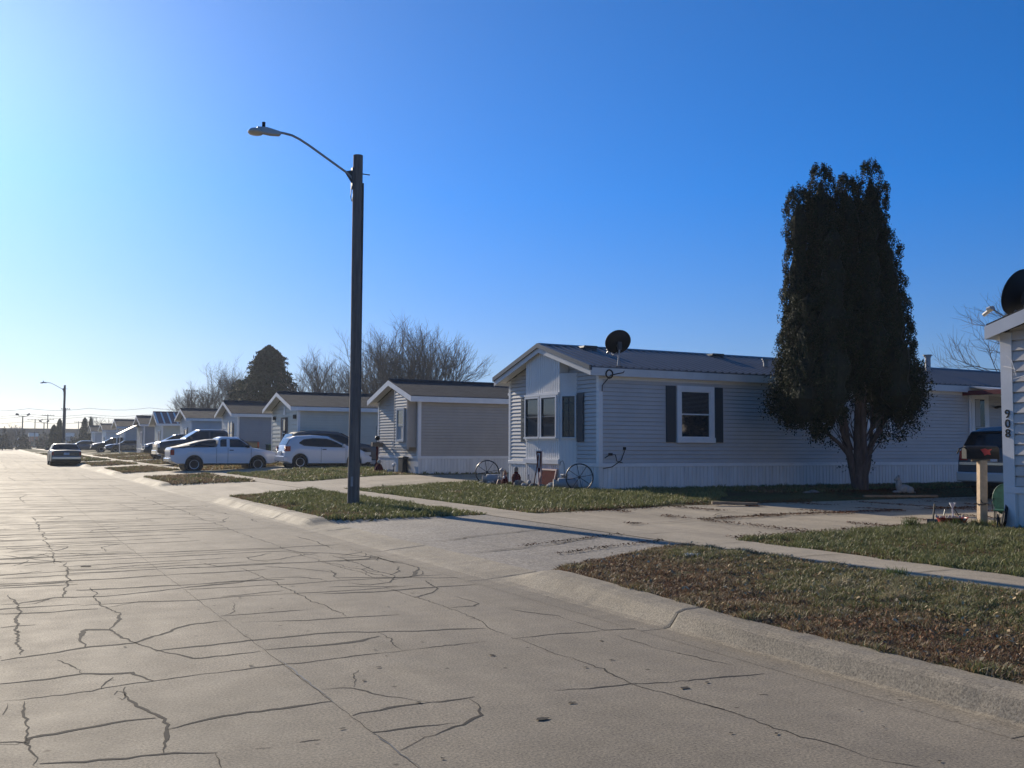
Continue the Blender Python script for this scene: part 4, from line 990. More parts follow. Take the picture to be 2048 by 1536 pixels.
    for (hx,hz) in sp.get('handles',[]):
        for sg in (-1,1):
            k=MB(); y=ys(hx,hz)+.0; k.box(hx-.09,hx+.09,min(sg*y,sg*(y+.025)),max(sg*y,sg*(y+.025)),hz-.018,hz+.018); k.build('door_handle',M[sp.get('hm','plastic')],t)
    for sx in sp.get('seams',[]):
        for sg in (-1,1):
            k=MB(); zz=[sill+.05+ (interp(belt,sx)-sill-.05)*i/6 for i in range(7)]; k.tube([(sx,sg*(interp([(0,hw(sx)-.008),(1,hw(sx)+.001)],min(1,4*min(i/6,1-i/6)))),z) for i,z in enumerate(zz)],.006,5); k.build('door_seam',M['black'],t)
    return t,dict(ys=ys,zt=zt,hw=hw,hwt=hwt)
# --- specs
PICK=dict(L=4.75,W=1.70,r=.325,wheels=(1.0,3.82),gap=.07,sill=.34,belt=[(0,1.02),(1.9,1.05),(2.2,1.06),(3.5,1.03),(4.1,.97),(4.75,.80)],
 top=[(0,1.02),(.02,1.06),(.5,1.10),(1.9,1.13),(1.98,1.15),(2.06,1.50),(2.2,1.56),(2.95,1.55),(3.62,1.07),(4.1,1.0),(4.6,.90),(4.75,.70)],
 side=[([(2.54,1.10),(3.42,1.09)],[(2.54,1.46),(2.95,1.46),(3.0,1.44),(3.42,1.13)]),([(2.12,1.12),(2.40,1.12)],[(2.12,1.40),(2.20,1.45),(2.40,1.46)])],
 screens=[(3.05,3.52,'windscreen')],tail=(.62,.84,.74,.98,.14),bump='chrome',bumpz=(.42,.60),mirror=(3.34,1.08),mirm='plastic',handles=[(2.62,.96)],seams=[2.46,3.5,1.96],spokes=6,tumble=.20,pl=.07,headl=(.45,.80,.66,.82,.14),plate=.46)
HATCH=dict(L=3.95,W=1.68,r=.30,wheels=(.66,3.15),sill=.22,belt=[(0,.86),(.5,.97),(2.8,.90),(3.3,.84),(3.95,.55)],
 top=[(0,.62),(.03,.98),(.25,1.33),(.5,1.44),(1.3,1.49),(2.0,1.45),(2.95,1.0),(3.5,.86),(3.85,.70),(3.95,.55)],
 side=[([(.62,1.12),(.75,1.02),(1.55,.97),(2.72,.95)],[(.62,1.16),(.8,1.30),(1.3,1.36),(1.9,1.34),(2.2,1.25),(2.72,.99)])],
 screens=[(.07,.27,'rear_window'),(2.1,2.85,'windscreen')],tail=(.60,.82,.78,1.0,.22),bump='carwhite',bumpz=(.32,.56),mirror=(2.62,.98),handles=[(1.75,.86)],seams=[1.6,2.75],spokes=9,tumble=.36,pl=.14,headl=(.45,.78,.60,.74,.30),plate=.62)
SUV=dict(L=4.65,W=1.86,r=.36,wheels=(.85,3.65),sill=.30,belt=[(0,1.02),(.5,1.08),(3.3,1.02),(4.0,.98),(4.65,.78)],
 top=[(0,.85),(.02,1.10),(.25,1.52),(.5,1.63),(1.5,1.70),(2.5,1.66),(3.45,1.14),(4.1,1.04),(4.5,.94),(4.65,.72)],
 side=[([(.55,1.18),(1.3,1.13),(3.2,1.10)],[(.55,1.34),(.8,1.50),(1.5,1.56),(2.4,1.53),(2.7,1.44),(3.2,1.15)])],
 screens=[(.05,.30,'rear_window'),(2.62,3.36,'windscreen')],tail=(.60,.805,.88,1.10,.06),bump='plastic',bumpz=(.40,.62),mirror=(3.1,1.12),handles=[(1.2,1.0),(2.2,.98)],seams=[1.05,2.0,3.2],spokes=5,tumble=.30,pl=.12,headl=(.5,.85,.76,.92,.25),plate=.86)
TRUCK=dict(L=5.6,W=1.98,r=.40,wheels=(1.2,4.65),gap=.08,sill=.48,belt=[(0,1.25),(4.2,1.28),(5.0,1.22),(5.6,1.12)],
 top=[(0,1.25),(.02,1.27),(1.70,1.28),(1.78,1.80),(1.95,1.90),(3.3,1.90),(4.15,1.36),(5.0,1.28),(5.45,1.20),(5.6,1.05)],
 side=[([(1.95,1.36),(2.75,1.36)],[(1.95,1.72),(2.75,1.78)]),([(2.85,1.36),(4.0,1.36)],[(2.85,1.78),(3.3,1.76),(4.0,1.40)])],
 screens=[(3.4,4.08,'windscreen')],tail=(.80,.97,.9,1.2,.1),bump='chrome',bumpz=(.52,.76),mirror=(3.85,1.36),handles=[(2.2,1.2),(3.1,1.2)],seams=[1.85,2.8,3.95],spokes=6,tumble=.22,pl=.06,headl=(.62,.96,.88,1.12,.12),grille='chrome',plate=.6)
SEDAN=dict(L=4.75,W=1.80,r=.31,wheels=(1.05,3.78),sill=.26,belt=[(0,.90),(1,.93),(3.4,.90),(4.75,.70)],
 top=[(0,.88),(.03,.95),(.9,.99),(1.02,1.02),(1.55,1.34),(1.8,1.38),(2.7,1.38),(3.4,.97),(4.2,.90),(4.7,.78),(4.75,.62)],
 side=[([(1.25,1.0),(3.2,.98)],[(1.25,1.05),(1.6,1.26),(1.85,1.31),(2.65,1.31),(3.2,1.01)])],
 screens=[(1.05,1.54,'rear_window'),(2.76,3.34,'windscreen')],tail=(.40,.84,.66,.86,.06),bump='chrome',bumpz=(.40,.58),mirror=(3.05,.96),handles=[(1.7,.84),(2.6,.84)],seams=[1.35,2.25,3.2],spokes=6,tumble=.40,pl=.06,headl=(.45,.82,.58,.74,.1),plate=.68)
t,fn=car('pickup_truck','white single cab pickup truck with dark sloping bed cap parked across the driveway','pickup truck',(7.0,45.85,.17),0,PICK,'carwhite')
# sloping aero cap over the bed
k=MB(); capt=[(.05,1.08),(.35,1.14),(.8,1.26),(1.2,1.37),(1.6,1.44),(1.95,1.46)]; rows=[]
for x,z in capt:
    rows.append([(x,y,zz) for y,zz in ((-.80,1.05),(-.76,1.05+(z-1.05)*.55),(-.60,z-.03),(-.3,z),(0,z+.01),(.3,z),(.60,z-.03),(.76,1.05+(z-1.05)*.55),(.80,1.05))])
for a,b in zip(rows[:-1],rows[1:]):
    for i in range(8): k.quad(a[i],b[i],b[i+1],a[i+1])
k.quad(*rows[0]); k.quad(*rows[-1]); bc=k.build('bed_cap',M['dkgrey'],t,smooth=True)
for sg in (-1,1):
    k=MB(); P=[(.95,1.12),(1.85,1.10),(1.85,1.32),(1.45,1.30),(1.15,1.22)]
    def cy(x,z): 
        zt_=interp(capt,x); a=1.05+(zt_-1.05)*.55
        return (.80-.04*(z-1.05)/(a-1.05) if z<a else .76-.16*(z-a)/(zt_-.03-a))+.012
    p=[(x,sg*cy(x,z),z) for x,z in P]; k.quad(*p); k.tube(p+[p[0]],.010,5); k.build('side_window',M['carglass'],bc)
k=MB(); k.box(-.03,.0,-.70,.70,.62,.98); k.build('tailgate',M['carwhite'],t,bevel=.01)
car('hatchback','white small hatchback parked on the lawn edge behind the lamp pole','hatchback',(11.42,43.35,.33),0,HATCH,'carwhite')
S2=dict(SUV); S2.update(bump='carwhite')
car('crossover','pale crossover with a dark glass roofline parked beyond the white hatchback','crossover',(12.25,46.0,.36),0,S2,'carsilver')
car('pickup_truck','large black pickup truck with chrome grille facing the street','pickup truck',(13.75,58.0,.32),PI,TRUCK,'cardark')
car('suv','black SUV facing the street behind the large black pickup','SUV',(14.4,75.2,.42),PI,SUV,'cardark')
B2=dict(SEDAN); B2['bump']='chrome'
t,fn=car('sedan','faded blue grey older sedan parked at the kerb of the street','sedan',(4.16,66.6,.0),PI/2,B2,'carblue')
k=MB(); k.box(-.016,.0,-.72,.72,.64,.86); k.build('rear_panel',M['carnavy'],t)
car('sedan','dark coupe parked across a far driveway just right of the old sedan','sedan',(8.4,134.5,.36),0,SEDAN,'carnavy')
car('suv','dark SUV parked near the far pale home','SUV',(14.6,119.6,.4),PI,SUV,'cardark')
car('sedan','small dark car in shade in front of the third farthest home','sedan',(15.6,113.5,.42),PI,SEDAN,'carnavy')
S3=dict(SUV); S3.update(bump='rim',pl=.08,r=.37)
t,fn=car('suv','grey blue SUV seen from behind in the shaded driveway beside the home numbered 908','SUV',(19.7,14.22,.24),0,S3,'carsilver')
k=MB(); k.box(-.05,-.0,-.78,.78,.78,.84); k.build('chrome_strip',M['chrome'],t)
# ------------------------------------------------------------------ lamps, poles
def lamp(loc,label,s=1.0,h=7.35,arm=2.15,grp='wooden street lamps along the kerb',r=.115):
    t=thing('street_lamp',label,'street lamp',loc,0,grp)
    k=MB(); n=16; N=24; rows=[]
    pts=[(.0+.01*math.sin(z*.7),0,z) for z in [h*i/N-.3*(i==0) for i in range(N+1)]]; k.tube(pts,[r*(1.10-.22*i/N) for i in range(N+1)],14)
    p=k.build('pole',M['pole'],t,smooth=True)
    k=MB(); k.tube([(.085,-.085,.9),(.085,-.08,h-.6)],.018,6); k.build('conduit',M['dkgrey'],p)
    k=MB(); za=h-.38
    P=[(-r*.8,0,za-.16),(-.25,0,za-.02)]+[(-.25-(arm-.45)*q,0,za-.02+.63*w_) for q,w_ in ((.2,.24),(.4,.48),(.6,.72),(.75,.88),(.87,.97),(1,1),(1.1,.99))]
    k.tube(P,.026,8); k.build('arm',M['galv'],t,smooth=True)
    k=MB(); k.prism([(-r*.8,za+.06),(-.30,za-.00),(-r*.8,za-.30)],-.012,.012,'y'); k.tube([(-r,0,za),(r+.14,0,za)],.012,6); k.box(-r-.03,-r+.03,-.05,.05,za-.35,za+.1); k.build('bracket',M['dkgrey'],t)
    k=MB(); x=-arm; z=za+.60
    k.prism([(x+.14,z-.055),(x+.13,z+.02),(x-.14,z+.065),(x-.34,z+.05),(x-.34,z-.06),(x-.05,z-.075)],-.07,.07,'y'); hd=k.build('lamp_head',M['lamp_grey'],t,bevel=.015)
    k=MB(); k.tube([(x-.20,0,z+.05),(x-.20,0,z+.17)],.035,10); k.build('photocell',M['black'],hd)
    k=MB(); k.lathe([(.03,.05),(.11,.02),(.15,-.03),(.155,-.05),(.13,-.08),(.05,-.095)],(x-.36,0,z-.02),20); k.build('lens',M['lens'],hd,smooth=True)
    k=MB(); k.tube([(-r-.02,0,za-.25),(-r-.05,-.01,za-.5),(-r-.02,-.01,za-.62),(-r+.02,0,za-.4)],.010,5); k.build('loose_wire',M['galv'],t)
    return t
lamp((6.62,19.35,.13),'tall dark wooden street lamp standing on the verge in the foreground',arm=1.80)
lamp((6.62,112,.13),'far wooden street lamp beyond the parked sedan',arm=1.85)
lamp((36,254,.2),'tiny distant street lamp above the roofs at the end of the row',h=7.6)
k=MB(); k.box(6.53,6.58,19.24,19.262,1.25-.7,.75); 
tag(k.build('pole_tag',M['galv']),'small pale metal tag nailed near the foot of the near street lamp','tag')
def utility(x,y,h,arms,label,w=1.3):
    t=thing('utility_pole',label,'utility pole',(x,y,.2),0,'utility poles beyond the end of the street')
    k=MB(); k.tube([(0,0,-.2),(0,0,h)],[.16,.11],8); k.build('pole',M['pole'],t)
    for i,z in enumerate(arms):
        k=MB(); k.box(-w,w,-.06,.06,z-.06,z+.06); a=k.build('crossarm',M['pole'],t)
        for q in (-w*.85,-w*.4,w*.4,w*.85): k=MB(); k.tube([(q,0,z+.06),(q,0,z+.22)],.05,6); k.build('insulator',M['dkgrey'],a)
    return t
def at(px,Y):
    """world x at street distance Y for a horizontal bearing measured in the survey photo (px of 2048)"""
    return Y*bearing(px)
def bearing(px): 
    d=fw+rr*((px-1024)/1950); return d.x/d.y
def zat(px,py,Y):
    d=fw+rr*((px-1024)/1950)+uu*(-(py-768)/1950); return CAMH+Y/d.y*d.z
for px,py,Y,ar,lb,w in ((73,838,300,1,'utility pole with one long crossarm left of the dark conifer',2.0),(98,829,290,2,'utility pole with two crossarms near the twin floodlight',1.6),(133,816,230,1,'tallest utility pole, just right of the far street lamp',.9),(188,834,300,2,'utility pole with twin arms beside the small conifer',1.2),(160,843,330,1,'short looking distant utility pole between the conifers',1.3),(234,846,330,1,'faint utility pole behind the last homes',1.6),(384,779,170,1,'slim utility pole rising above the bare trees',1.0)):
    h=zat(px,py,Y)-.2; utility(at(px,Y),Y,h,[h-.25-1.1*i for i in range(ar)],lb,w)
def flood(px,py,Y,label,w=2.2):
    t=thing('floodlight_pole',label,'floodlight',(at(px,Y),Y,.2)); h=zat(px,py,Y)-.2
    k=MB(); k.tube([(0,0,-.2),(0,0,h)],.13,8); k.build('pole',M['dkgrey'],t); k=MB(); k.box(-w/2,w/2,-.06,.06,h-.12,h); k.build('crossarm',M['dkgrey'],t)
    for sg,a in ((-1,.3),(1,-.6)):
        k=MB(); k.box(-.35,.35,-.28,.28,-.22,.22,Matrix.Translation((sg*(w/2+.25),0,h+.35))@Matrix.Rotation(a,4,'Y')); k.build('lamp_head',M['dkgrey'],t,bevel=.05)
flood(48,832,250,'twin floodlight pole at the far left above the dark building',1.8); flood(91,845,300,'smaller twin floodlight pole beside a utility pole',1.4)
for z0,z1,Yw,lb in ((818,815,250,'top'),(828,829,290,'second'),(832,834,300,'third'),(842,846,300,'lowest')):
    k=MB(); pts=[]
    for i in range(21):
        px=-60+i*24; pts.append((at(px,Yw),Yw,zat(px,z0+(z1-z0)*i/20,Yw)-.5*math.sin(PI*((i/5)%1))*(Yw/250)))
    k.tube(pts,.035,4); tag(k.build('power_line',M['wire']),lb+' overhead power line across the far end of the street','power line','overhead lines at the end of the street')
# ------------------------------------------------------------------ far end of the street
def sil(px0,px1,py,Y,base=893): return at(px0,Y),at(px1,Y),zat((px0+px1)/2,py,Y)
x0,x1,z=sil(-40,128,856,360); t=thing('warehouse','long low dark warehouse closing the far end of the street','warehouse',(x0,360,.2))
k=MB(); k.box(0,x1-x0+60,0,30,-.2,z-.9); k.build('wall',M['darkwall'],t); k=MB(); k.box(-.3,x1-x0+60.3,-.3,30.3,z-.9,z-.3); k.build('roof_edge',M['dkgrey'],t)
for i in range(7): k=MB(); k.box(5+i*7,8+i*7,-.06,-.01,-.0,3.2); k.build('dock_door',M['dkgrey'],t)
def shop(px0,px1,py,Y,label,m,extra=None):
    x0,x1,z=sil(px0,px1,py,Y); t=thing('shop_building',label,'shop',(x0,Y,.2)); w=x1-x0
    k=MB(); k.box(0,w,0,8,-.2,z*.72); k.build('wall',M[m],t); k=MB(); k.box(-.3,w+.3,-.4,8.3,z*.72,z-.2); k.build('roof',M['white'],t)
    k=MB(); k.box(w*.1,w*.9,-.05,-.01,.3,z*.4); k.build('window',M['glass'],t)
shop(64,80,866,320,'small shop with pale roof band and orange wall near the far end','orange'); shop(136,151,866,300,'low blue and white shop between the dark conifers','siding_blue')
t=thing('feather_banner','tall white leaning feather banner at the far end of the street','banner',(at(37,265),265,.2)); k=MB(); k.tube([(.2,0,0),(.1,0,2.5),(-.25,0,4.3)],.04,6); k.build('pole',M['galv'],t)
k=MB(); k.prism([(.15,.3),(.62,.3),(.55,2.6),(.15,3.9),(-.3,4.4),(.05,2.5)],-.02,.02,'y'); k.build('banner_cloth',M['white'],t)
# ------------------------------------------------------------------ trees
def leafcloud(P,S,D,pal,name,parent,m='leaf',asp=.6,up=None):
    """P centres (n,3) S sizes (n,) D preferred outward directions; one small quad each"""
    n=len(P); a=np.random.normal(size=(n,3)); a=a/np.linalg.norm(a,axis=1)[:,None]
    nrm=D*.9+a*.8; nrm/=np.linalg.norm(nrm,axis=1)[:,None]
    u=np.cross(nrm,np.random.normal(size=(n,3))); 
    if up is not None: u=np.array([0,0,1.])[None]*up+u*.6
    u-=nrm*(u*nrm).sum(1)[:,None]; u/=np.linalg.norm(u,axis=1)[:,None]+1e-9; v=np.cross(nrm,u)*asp
    s=S[:,None]*.5; V=np.stack([P-u*s-v*s*.4,P-v*s+u*s*.1,P+u*s,P+v*s*.8+u*s*.1],1)
    pal=np.array(pal); c=pal[np.random.randint(0,len(pal),n)]*np.random.uniform(.65,1.35,(n,1))
    return np_mesh(name,V.reshape(-1,3),np.arange(n*4).reshape(n,4),M[m],np.repeat(c,4,0),parent)
def arborvitae(loc):
    t=thing('arborvitae','tall dark multi topped columnar evergreen in front of the grey home','evergreen tree',loc)
    rs=random.Random(11); ax=np.array([r0.x,r0.y,0]); ay=np.array([f0.x,f0.y,0])
    # leaders: (a offset top, depth, top z, a offset low, radius, base z)
    LD=[(-1.42,.1,7.75,-1.42,.60,1.8),(-.90,-.1,8.30,-.95,.62,1.6),(-.92,.6,7.7,-.8,.65,1.9),(-.25,-.45,7.75,-.35,.66,2.5),(-.18,.25,8.10,-.1,.60,2.4),(.40,.0,8.42,.74,.66,1.7),(.50,.6,7.5,.8,.7,1.9),(.1,-.7,7.0,.15,.70,2.7),(-.75,-.7,6.9,-.85,.72,1.75),(.55,-.5,6.6,.85,.72,1.9),(-1.25,-.4,5.2,-1.45,.70,1.6),(.9,.1,5.2,1.12,.66,2.0),(-1.4,.5,5.6,-1.5,.62,1.8)]
    def rad(f,r):   # f 0 bottom .. 1 top
        if f>.86: return r*.62*math.sqrt(max(0,1-((f-.86)/.14)**2))+.03
        if f<.16: return r*(.35+.65*math.sqrt(f/.16))
        return r*(1.05-.5*(f-.16)/.7)
    P=[];S_=[];D=[]
    core=MB()
    for (a1,d,zt_,a0,r,zb) in LD:
        H_=zt_-zb; nsh=int(600*H_/6)
        pts=[];rd=[]
        for i in range(13):
            f=i/12; a=a0+(a1-a0)*f**.8; c=ax*a+ay*d*(.8); pts.append((c[0],c[1],zb+H_*f*.92+.15)); rd.append(max(.02,rad(f,r)*.55*(1+.25*math.sin(i*2.3+a0*7))))
        core.tube(pts,rd,9)
        for i in range(nsh):
            f=rs.random()**.95; th=rs.uniform(0,2*PI); a=a0+(a1-a0)*f**.8
            out=ax*math.cos(th)+ay*math.sin(th); rr_=rad(f,r)*rs.uniform(.84,1.02)*(.94+.42*noise.noise(Vector((math.cos(th)*1.6+a,math.sin(th)*1.6,f*11))))
            c=ax*a+ay*d*.8+out*rr_; c=np.array([c[0],c[1],zb+H_*f]); o3=out+np.array([0,0,.5 if f<.9 else 1.5])
            q=rs.randint(34,52); cr=rs.uniform(.08,.14)
            g=np.random.normal(0,1,(q,3)); g=g/np.linalg.norm(g,axis=1)[:,None]*np.random.uniform(.3,1,(q,1))*cr*np.array([.70,.70,1.6]); P.append(c+g); S_.append(np.random.uniform(.032,.07,q)); D.append(np.repeat((o3/np.linalg.norm(o3))[None],q,0)+g*3)
    # hanging side clumps low down
    for (a,d,z,r) in ((-2.12,.1,2.15,.28),(-1.95,-.2,1.98,.28),(-1.7,.0,1.85,.30),(-2.0,.3,2.5,.3),(-1.2,-.5,1.55,.28),(-1.0,.3,1.45,.2),(1.2,-.2,1.75,.3),(1.45,.1,2.2,.32),(.75,.4,1.45,.22),(1.05,0,1.42,.18),(-.55,.3,1.25,.12),(.32,.2,.72,.08),(-.42,0,.68,.07),(-1.7,.3,2.9,.4),(1.4,.1,3.0,.38),(1.5,0,2.6,.36)):
        for i in range(int(26*(r/.28)**2)):
            g=np.random.normal(size=3); g/=np.linalg.norm(g); c=ax*a+ay*d+np.array([0,0,z])+g*r*random.uniform(.5,1.0); q=28
            e=np.random.normal(0,1,(q,3))*.09; P.append(c+e); S_.append(np.random.uniform(.035,.08,q)); D.append(np.repeat(g[None],q,0)+e*3)
    core.build('inner_foliage',mat('inner_foliage',(.018,.024,.012),.95,0,.4,9,1,20),t)
    P=np.concatenate(P);S_=np.concatenate(S_);D=np.concatenate(D); D/=np.linalg.norm(D,axis=1)[:,None]
    leafcloud(P,S_,D,[(.022,.034,.016),(.030,.038,.017),(.018,.032,.016),(.042,.040,.022),(.024,.036,.016)],'crown',t,up=.8)
    k=MB()
    def limb(pts,rds,n=9): k.tube([tuple(ax*p[0]+ay*p[1]+np.array([0,0,p[2]])) for p in pts],rds,n)
    limb([(.02,0,-.15),(.02,0,.05),(-.0,0,.6),(.0,0,1.4),(.02,.0,2.4),(.0,.0,4.5)],[.27,.20,.15,.13,.11,.06],12)
    limb([(.08,-.05,0),(.09,-.06,.8),(.06,-.1,1.6),(.1,-.1,3.2),(.3,0,5)],[.13,.10,.09,.08,.05],10)
    limb([(-.08,0,.1),(-.16,.05,.6),(-.28,.05,1.2),(-.36,.1,2.0),(-.6,.1,3.4)],[.12,.10,.09,.08,.05])
    limb([(-.2,.02,.85),(-.5,0,1.22),(-.85,-.05,1.5),(-1.1,-.05,1.9)],[.06,.05,.04,.03])
    limb([(-.3,.1,1.2),(-.45,0,1.7),(-.7,0,2.3)],[.07,.055,.04]); limb([(.1,.0,.3),(.28,.1,.7),(.34,.1,1.3),(.4,.1,2.2)],[.09,.05,.045,.035])
    limb([(.12,0,.7),(.35,0,1.3),(.65,0,1.8),(.8,0,2.6)],[.10,.07,.055,.04])
    for i in range(26):
        a=rs.uniform(-1.2,.9); z=rs.uniform(1.3,2.1); limb([(a*.3,0,z-.5),(a*.7,rs.uniform(-.4,.4),z),(a,rs.uniform(-.6,.6),z+.5)],[.02,.012,.006],5)
    k.build('trunk',M['bark'],t,smooth=True)
arborvitae((19.35,17.65,.28))
def bare(name,label,loc,H_,spread,seed,limbs=7,rad=.26,group=None,mat_='barktree',fork=.16,lv=5,lean=None,dens=1.0):
    t=thing(name,label,'bare tree',loc,0,group); rs=random.Random(seed); tr=MB(); tw=MB()
    def br(p,d,L,r,l):
        n=4 if l<3 else 3; pts=[p]; q=Vector(p); dd=Vector(d).normalized()
        for i in range(n):
            dd=(dd+Vector((rs.gauss(0,.12),rs.gauss(0,.12),rs.gauss(0,.07)+.07))).normalized(); q=q+dd*L/n; pts.append(q.copy())
        mb=tr if l<2 else tw
        mb.tube(pts,[r*(1-.55*i/n) for i in range(n+1)],6 if l<2 else 3,cap=False)
        if l>=lv: return
        k=int(rs.choice([4,5,5,6])*dens+.5) if l<lv-1 else 4
        for i in range(k):
            f=rs.uniform(.25,1.0) if i else 1.0; a=min(n-1,int(f*n)); pp=pts[a]+(pts[a+1]-pts[a])*(f*n-a) if f<1 else pts[-1]
            ax_=Vector((rs.gauss(0,1),rs.gauss(0,1),rs.gauss(0,1))).cross(dd).normalized(); an=rs.uniform(.35,.85)
            nd=(dd*math.cos(an)+ax_*math.sin(an)); nd.z+=.12
            br(pp,nd,L*rs.uniform(.50,.72),max(.006,r*.5),l+1)
    hb=H_*fork; tr.tube([(0,0,-.2),(0,0,hb*.5),(0,0,hb)],[rad*1.15,rad,rad*.9],10)
    for i in range(limbs):
        a=2*PI*i/limbs+rs.uniform(-.3,.3); tilt=rs.uniform(.25,.95)*spread; d=Vector((math.cos(a)*tilt,math.sin(a)*tilt,1))
        if lean: d+=Vector(lean)
        br(Vector((0,0,hb*rs.uniform(.75,1))),d,H_*.46,rad*.5,1)
    tr.build('trunk',M[mat_],t,smooth=True); tw.build('crown',M[mat_],t); return t
def tree_at(name,label,px,pytop,Y,spread,seed,**k):
    x=at(px,Y); z=zat(px,pytop,Y); return bare(name,label,(x,Y,.2),(z-.2)*.88,spread,seed,**k)
tree_at('bare_tree','large leafless tree with spreading crown behind the tan mobile home',838,650,88,1.05,3,limbs=12,lv=5,rad=.34)
tree_at('bare_tree','second large leafless tree just right of the street lamp pole',765,655,92,.9,8,limbs=9)
tree_at('bare_tree','lower leafless tree left of the street lamp pole, right of the spruce',655,695,100,1.1,5,limbs=9)
tree_at('bare_tree','leafless tree with upright branches just left of the spruce',462,726,125,.5,6,limbs=8)
tree_at('bare_tree','low round leafless tree at the left end of the tree group',408,765,125,.9,9,limbs=9)
bare('bare_tree','leafless tree whose branches reach out from behind the home numbered 908',(42,23.5,.2),9.2,1.5,12,limbs=13,rad=.2)
tree_at('bare_tree','tiny leafless tree beyond the farthest homes',203,830,230,.6,14,limbs=5,lv=4)
tree_at('bare_tree','small leafless bush like tree at the far left',28,842,240,1.2,15,limbs=7,lv=4,fork=.05)
tree_at('bare_tree','small leafless tree behind the farthest grey home',222,842,240,1.0,17,limbs=6,lv=4,fork=.05)
def spruce(label,px,pytop,Y,wpx,seed,n=9000,leaf=.35,py_b=None,loc=None):
    x=at(px,Y); Ht=zat(px,pytop,Y)-.2; d=(Vector((x,Y,0))).length; Rr=wpx*d/1950/2*1.0
    t=thing('spruce_tree',label,'conifer',(x,Y,.2)); rs=np.random.RandomState(seed); f=rs.rand(n)**1.25
    lay=Ht*.045; z=Ht*(.04+.96*f); prof=np.clip((1-f)**.55*1.05,0,1); 
    th=rs.uniform(0,2*PI,n); nb=13; ph=np.floor(z/lay); bth=(th*nb/(2*PI)); br_=np.abs((bth+ph*.5)%1-.5)*2
    rmax=Rr*prof*(.70+.34*(1-br_)+.12*np.sin(ph*7.3)+.10*np.sin(th*3+ph*1.7)+.10*rs.rand(n))*(1-.25*((z/lay)%1)); q=np.sqrt(rs.uniform(.35,1,n)); r=np.maximum(rmax*q,.03)
    P=np.stack([r*np.cos(th),r*np.sin(th),z-.12*r],1); D=np.stack([np.cos(th),np.sin(th),np.full(n,.5)],1)
    leafcloud(P,rs.uniform(.5,1.2,n)*leaf,D,[(.014,.034,.022),(.02,.044,.028),(.011,.026,.018)],'crown',t,asp=.45)
    k=MB(); k.tube([(0,0,-.2),(0,0,Ht*.97)],[.22*Ht/10,.03],8); k.build('trunk',M['bark'],t); return t
spruce('large dense dark spruce rising behind the slate grey home',537,692,112,205,1,n=34000,leaf=.45)
spruce('shorter dark evergreen at the left foot of the large spruce',478,760,118,110,2,n=8000,leaf=.4)
spruce('small dark conifer behind the far street lamp',122,838,190,26,3,n=3000,leaf=.4)
spruce('dark pointed conifer near the blue and white shop',172,836,200,30,4,n=3000,leaf=.4)
spruce('narrow dark conifer directly behind the pointed one',184,834,206,16,5,n=2000,leaf=.4)
spruce('rounded dark conifer just left of the far street lamp',111,850,190,30,6,n=3000,leaf=.4)
def bush(label,px,pytop,Y,wpx,seed,cols=((.05,.05,.035),(.06,.05,.04),(.04,.045,.03))):
    x=at(px,Y); Ht=zat(px,pytop,Y); d=math.hypot(x,Y); rx=wpx*d/1950/2; t=thing('shrub',label,'shrub',(x,Y,.2),0,'dark shrubs at the end of the street'); rs=np.random.RandomState(seed); n=2200
    g=rs.normal(size=(n,3)); g/=np.linalg.norm(g,axis=1)[:,None]; P=g*np.array([rx,rx*.5,Ht])*rs.uniform(.5,1,n)[:,None]*(1+.25*np.sin(g[:,:1]*9+g[:,2:]*7)); P=P[P[:,2]>0]; D=P/np.linalg.norm(P,axis=1)[:,None]
    leafcloud(P,rs.uniform(.25,.6,len(P)),D,cols,'foliage',t); k=MB(); k.tube([(0,0,-.2),(0,0,Ht*.6)],.12,6); k.build('stem',M['bark'],t)
for i,(px,py,w,lb) in enumerate(((10,864,34,'dark shrub at the left frame edge at the street end'),(50,866,30,'dark shrub under the twin floodlight pole'),(90,868,26,'low dark shrub left of the far street lamp base'),(152,872,20,'low dark shrub below the blue and white shop'),(108,876,20,'lowest dark shrub before the far lamp'))): bush(lb,px,py,215+i*8,w,20+i)
# ------------------------------------------------------------------ things round the near homes
# mailbox on its wooden post
t=thing('mailbox','black mailbox with small red emblem on a timber post beside the home numbered 908','mailbox',(12.95,9.52,.22))
k=MB(); k.box(-.055,.055,-.055,.055,-.2,1.0,Matrix.Rotation(.02,4,'X')@Matrix.Rotation(R(-28),4,'Z')); k.build('post',M['wood'],t,bevel=.004)
A=Matrix.Rotation(R(-30),4,'Z')
k=MB(); prof=[(-.085,.0),(.085,.0),(.085,.11)]+[(.085*math.cos(PI*i/8),.11+.085*math.sin(PI*i/8)) for i in range(1,8)]+[(-.085,.11)]
k.prism(prof,-.24,.24,'x'); k.v=[tuple(A@Vector((x*1.0,y,z+1.02))) for x,y,z in k.v]; mbx=k.build('mailbox_body',M['black'],t,bevel=.006)
k=MB(); k.box(-.12,.12,-.05,.05,.985,1.018,A); k.build('mounting_plate',M['oldwood'],t)
k=MB(); k.prism([(-.09,1.16),(-.05,1.11),(-.03,1.07),(.01,1.09),(.06,1.08),(.045,1.13),(.08,1.17),(.02,1.155),(-.02,1.175)],-.0935,-.087,'y'); k.v=[tuple(A@Vector((x+.05,y,z+.0))) for x,y,z in k.v]; k.build('red_emblem',M['redpl'],t)
k=MB(); k.tube([tuple(A@Vector(p)) for p in ((-.2,-.09,1.13),(-.28,-.10,1.2),(-.33,-.06,1.17),(-.34,0,1.1))],.012,5); k.build('flag_arm',M['black'],t)
k=MB(); k.tube([(.07,-.07,.36),(.12,0,.35),(.07,.07,.37),(-.07,.07,.36),(-.07,-.07,.35),(.07,-.07,.36),(-.15,-.12,.38),(-.16,-.1,.43)],.008,5); k.build('tie_wire',M['iron'],t)
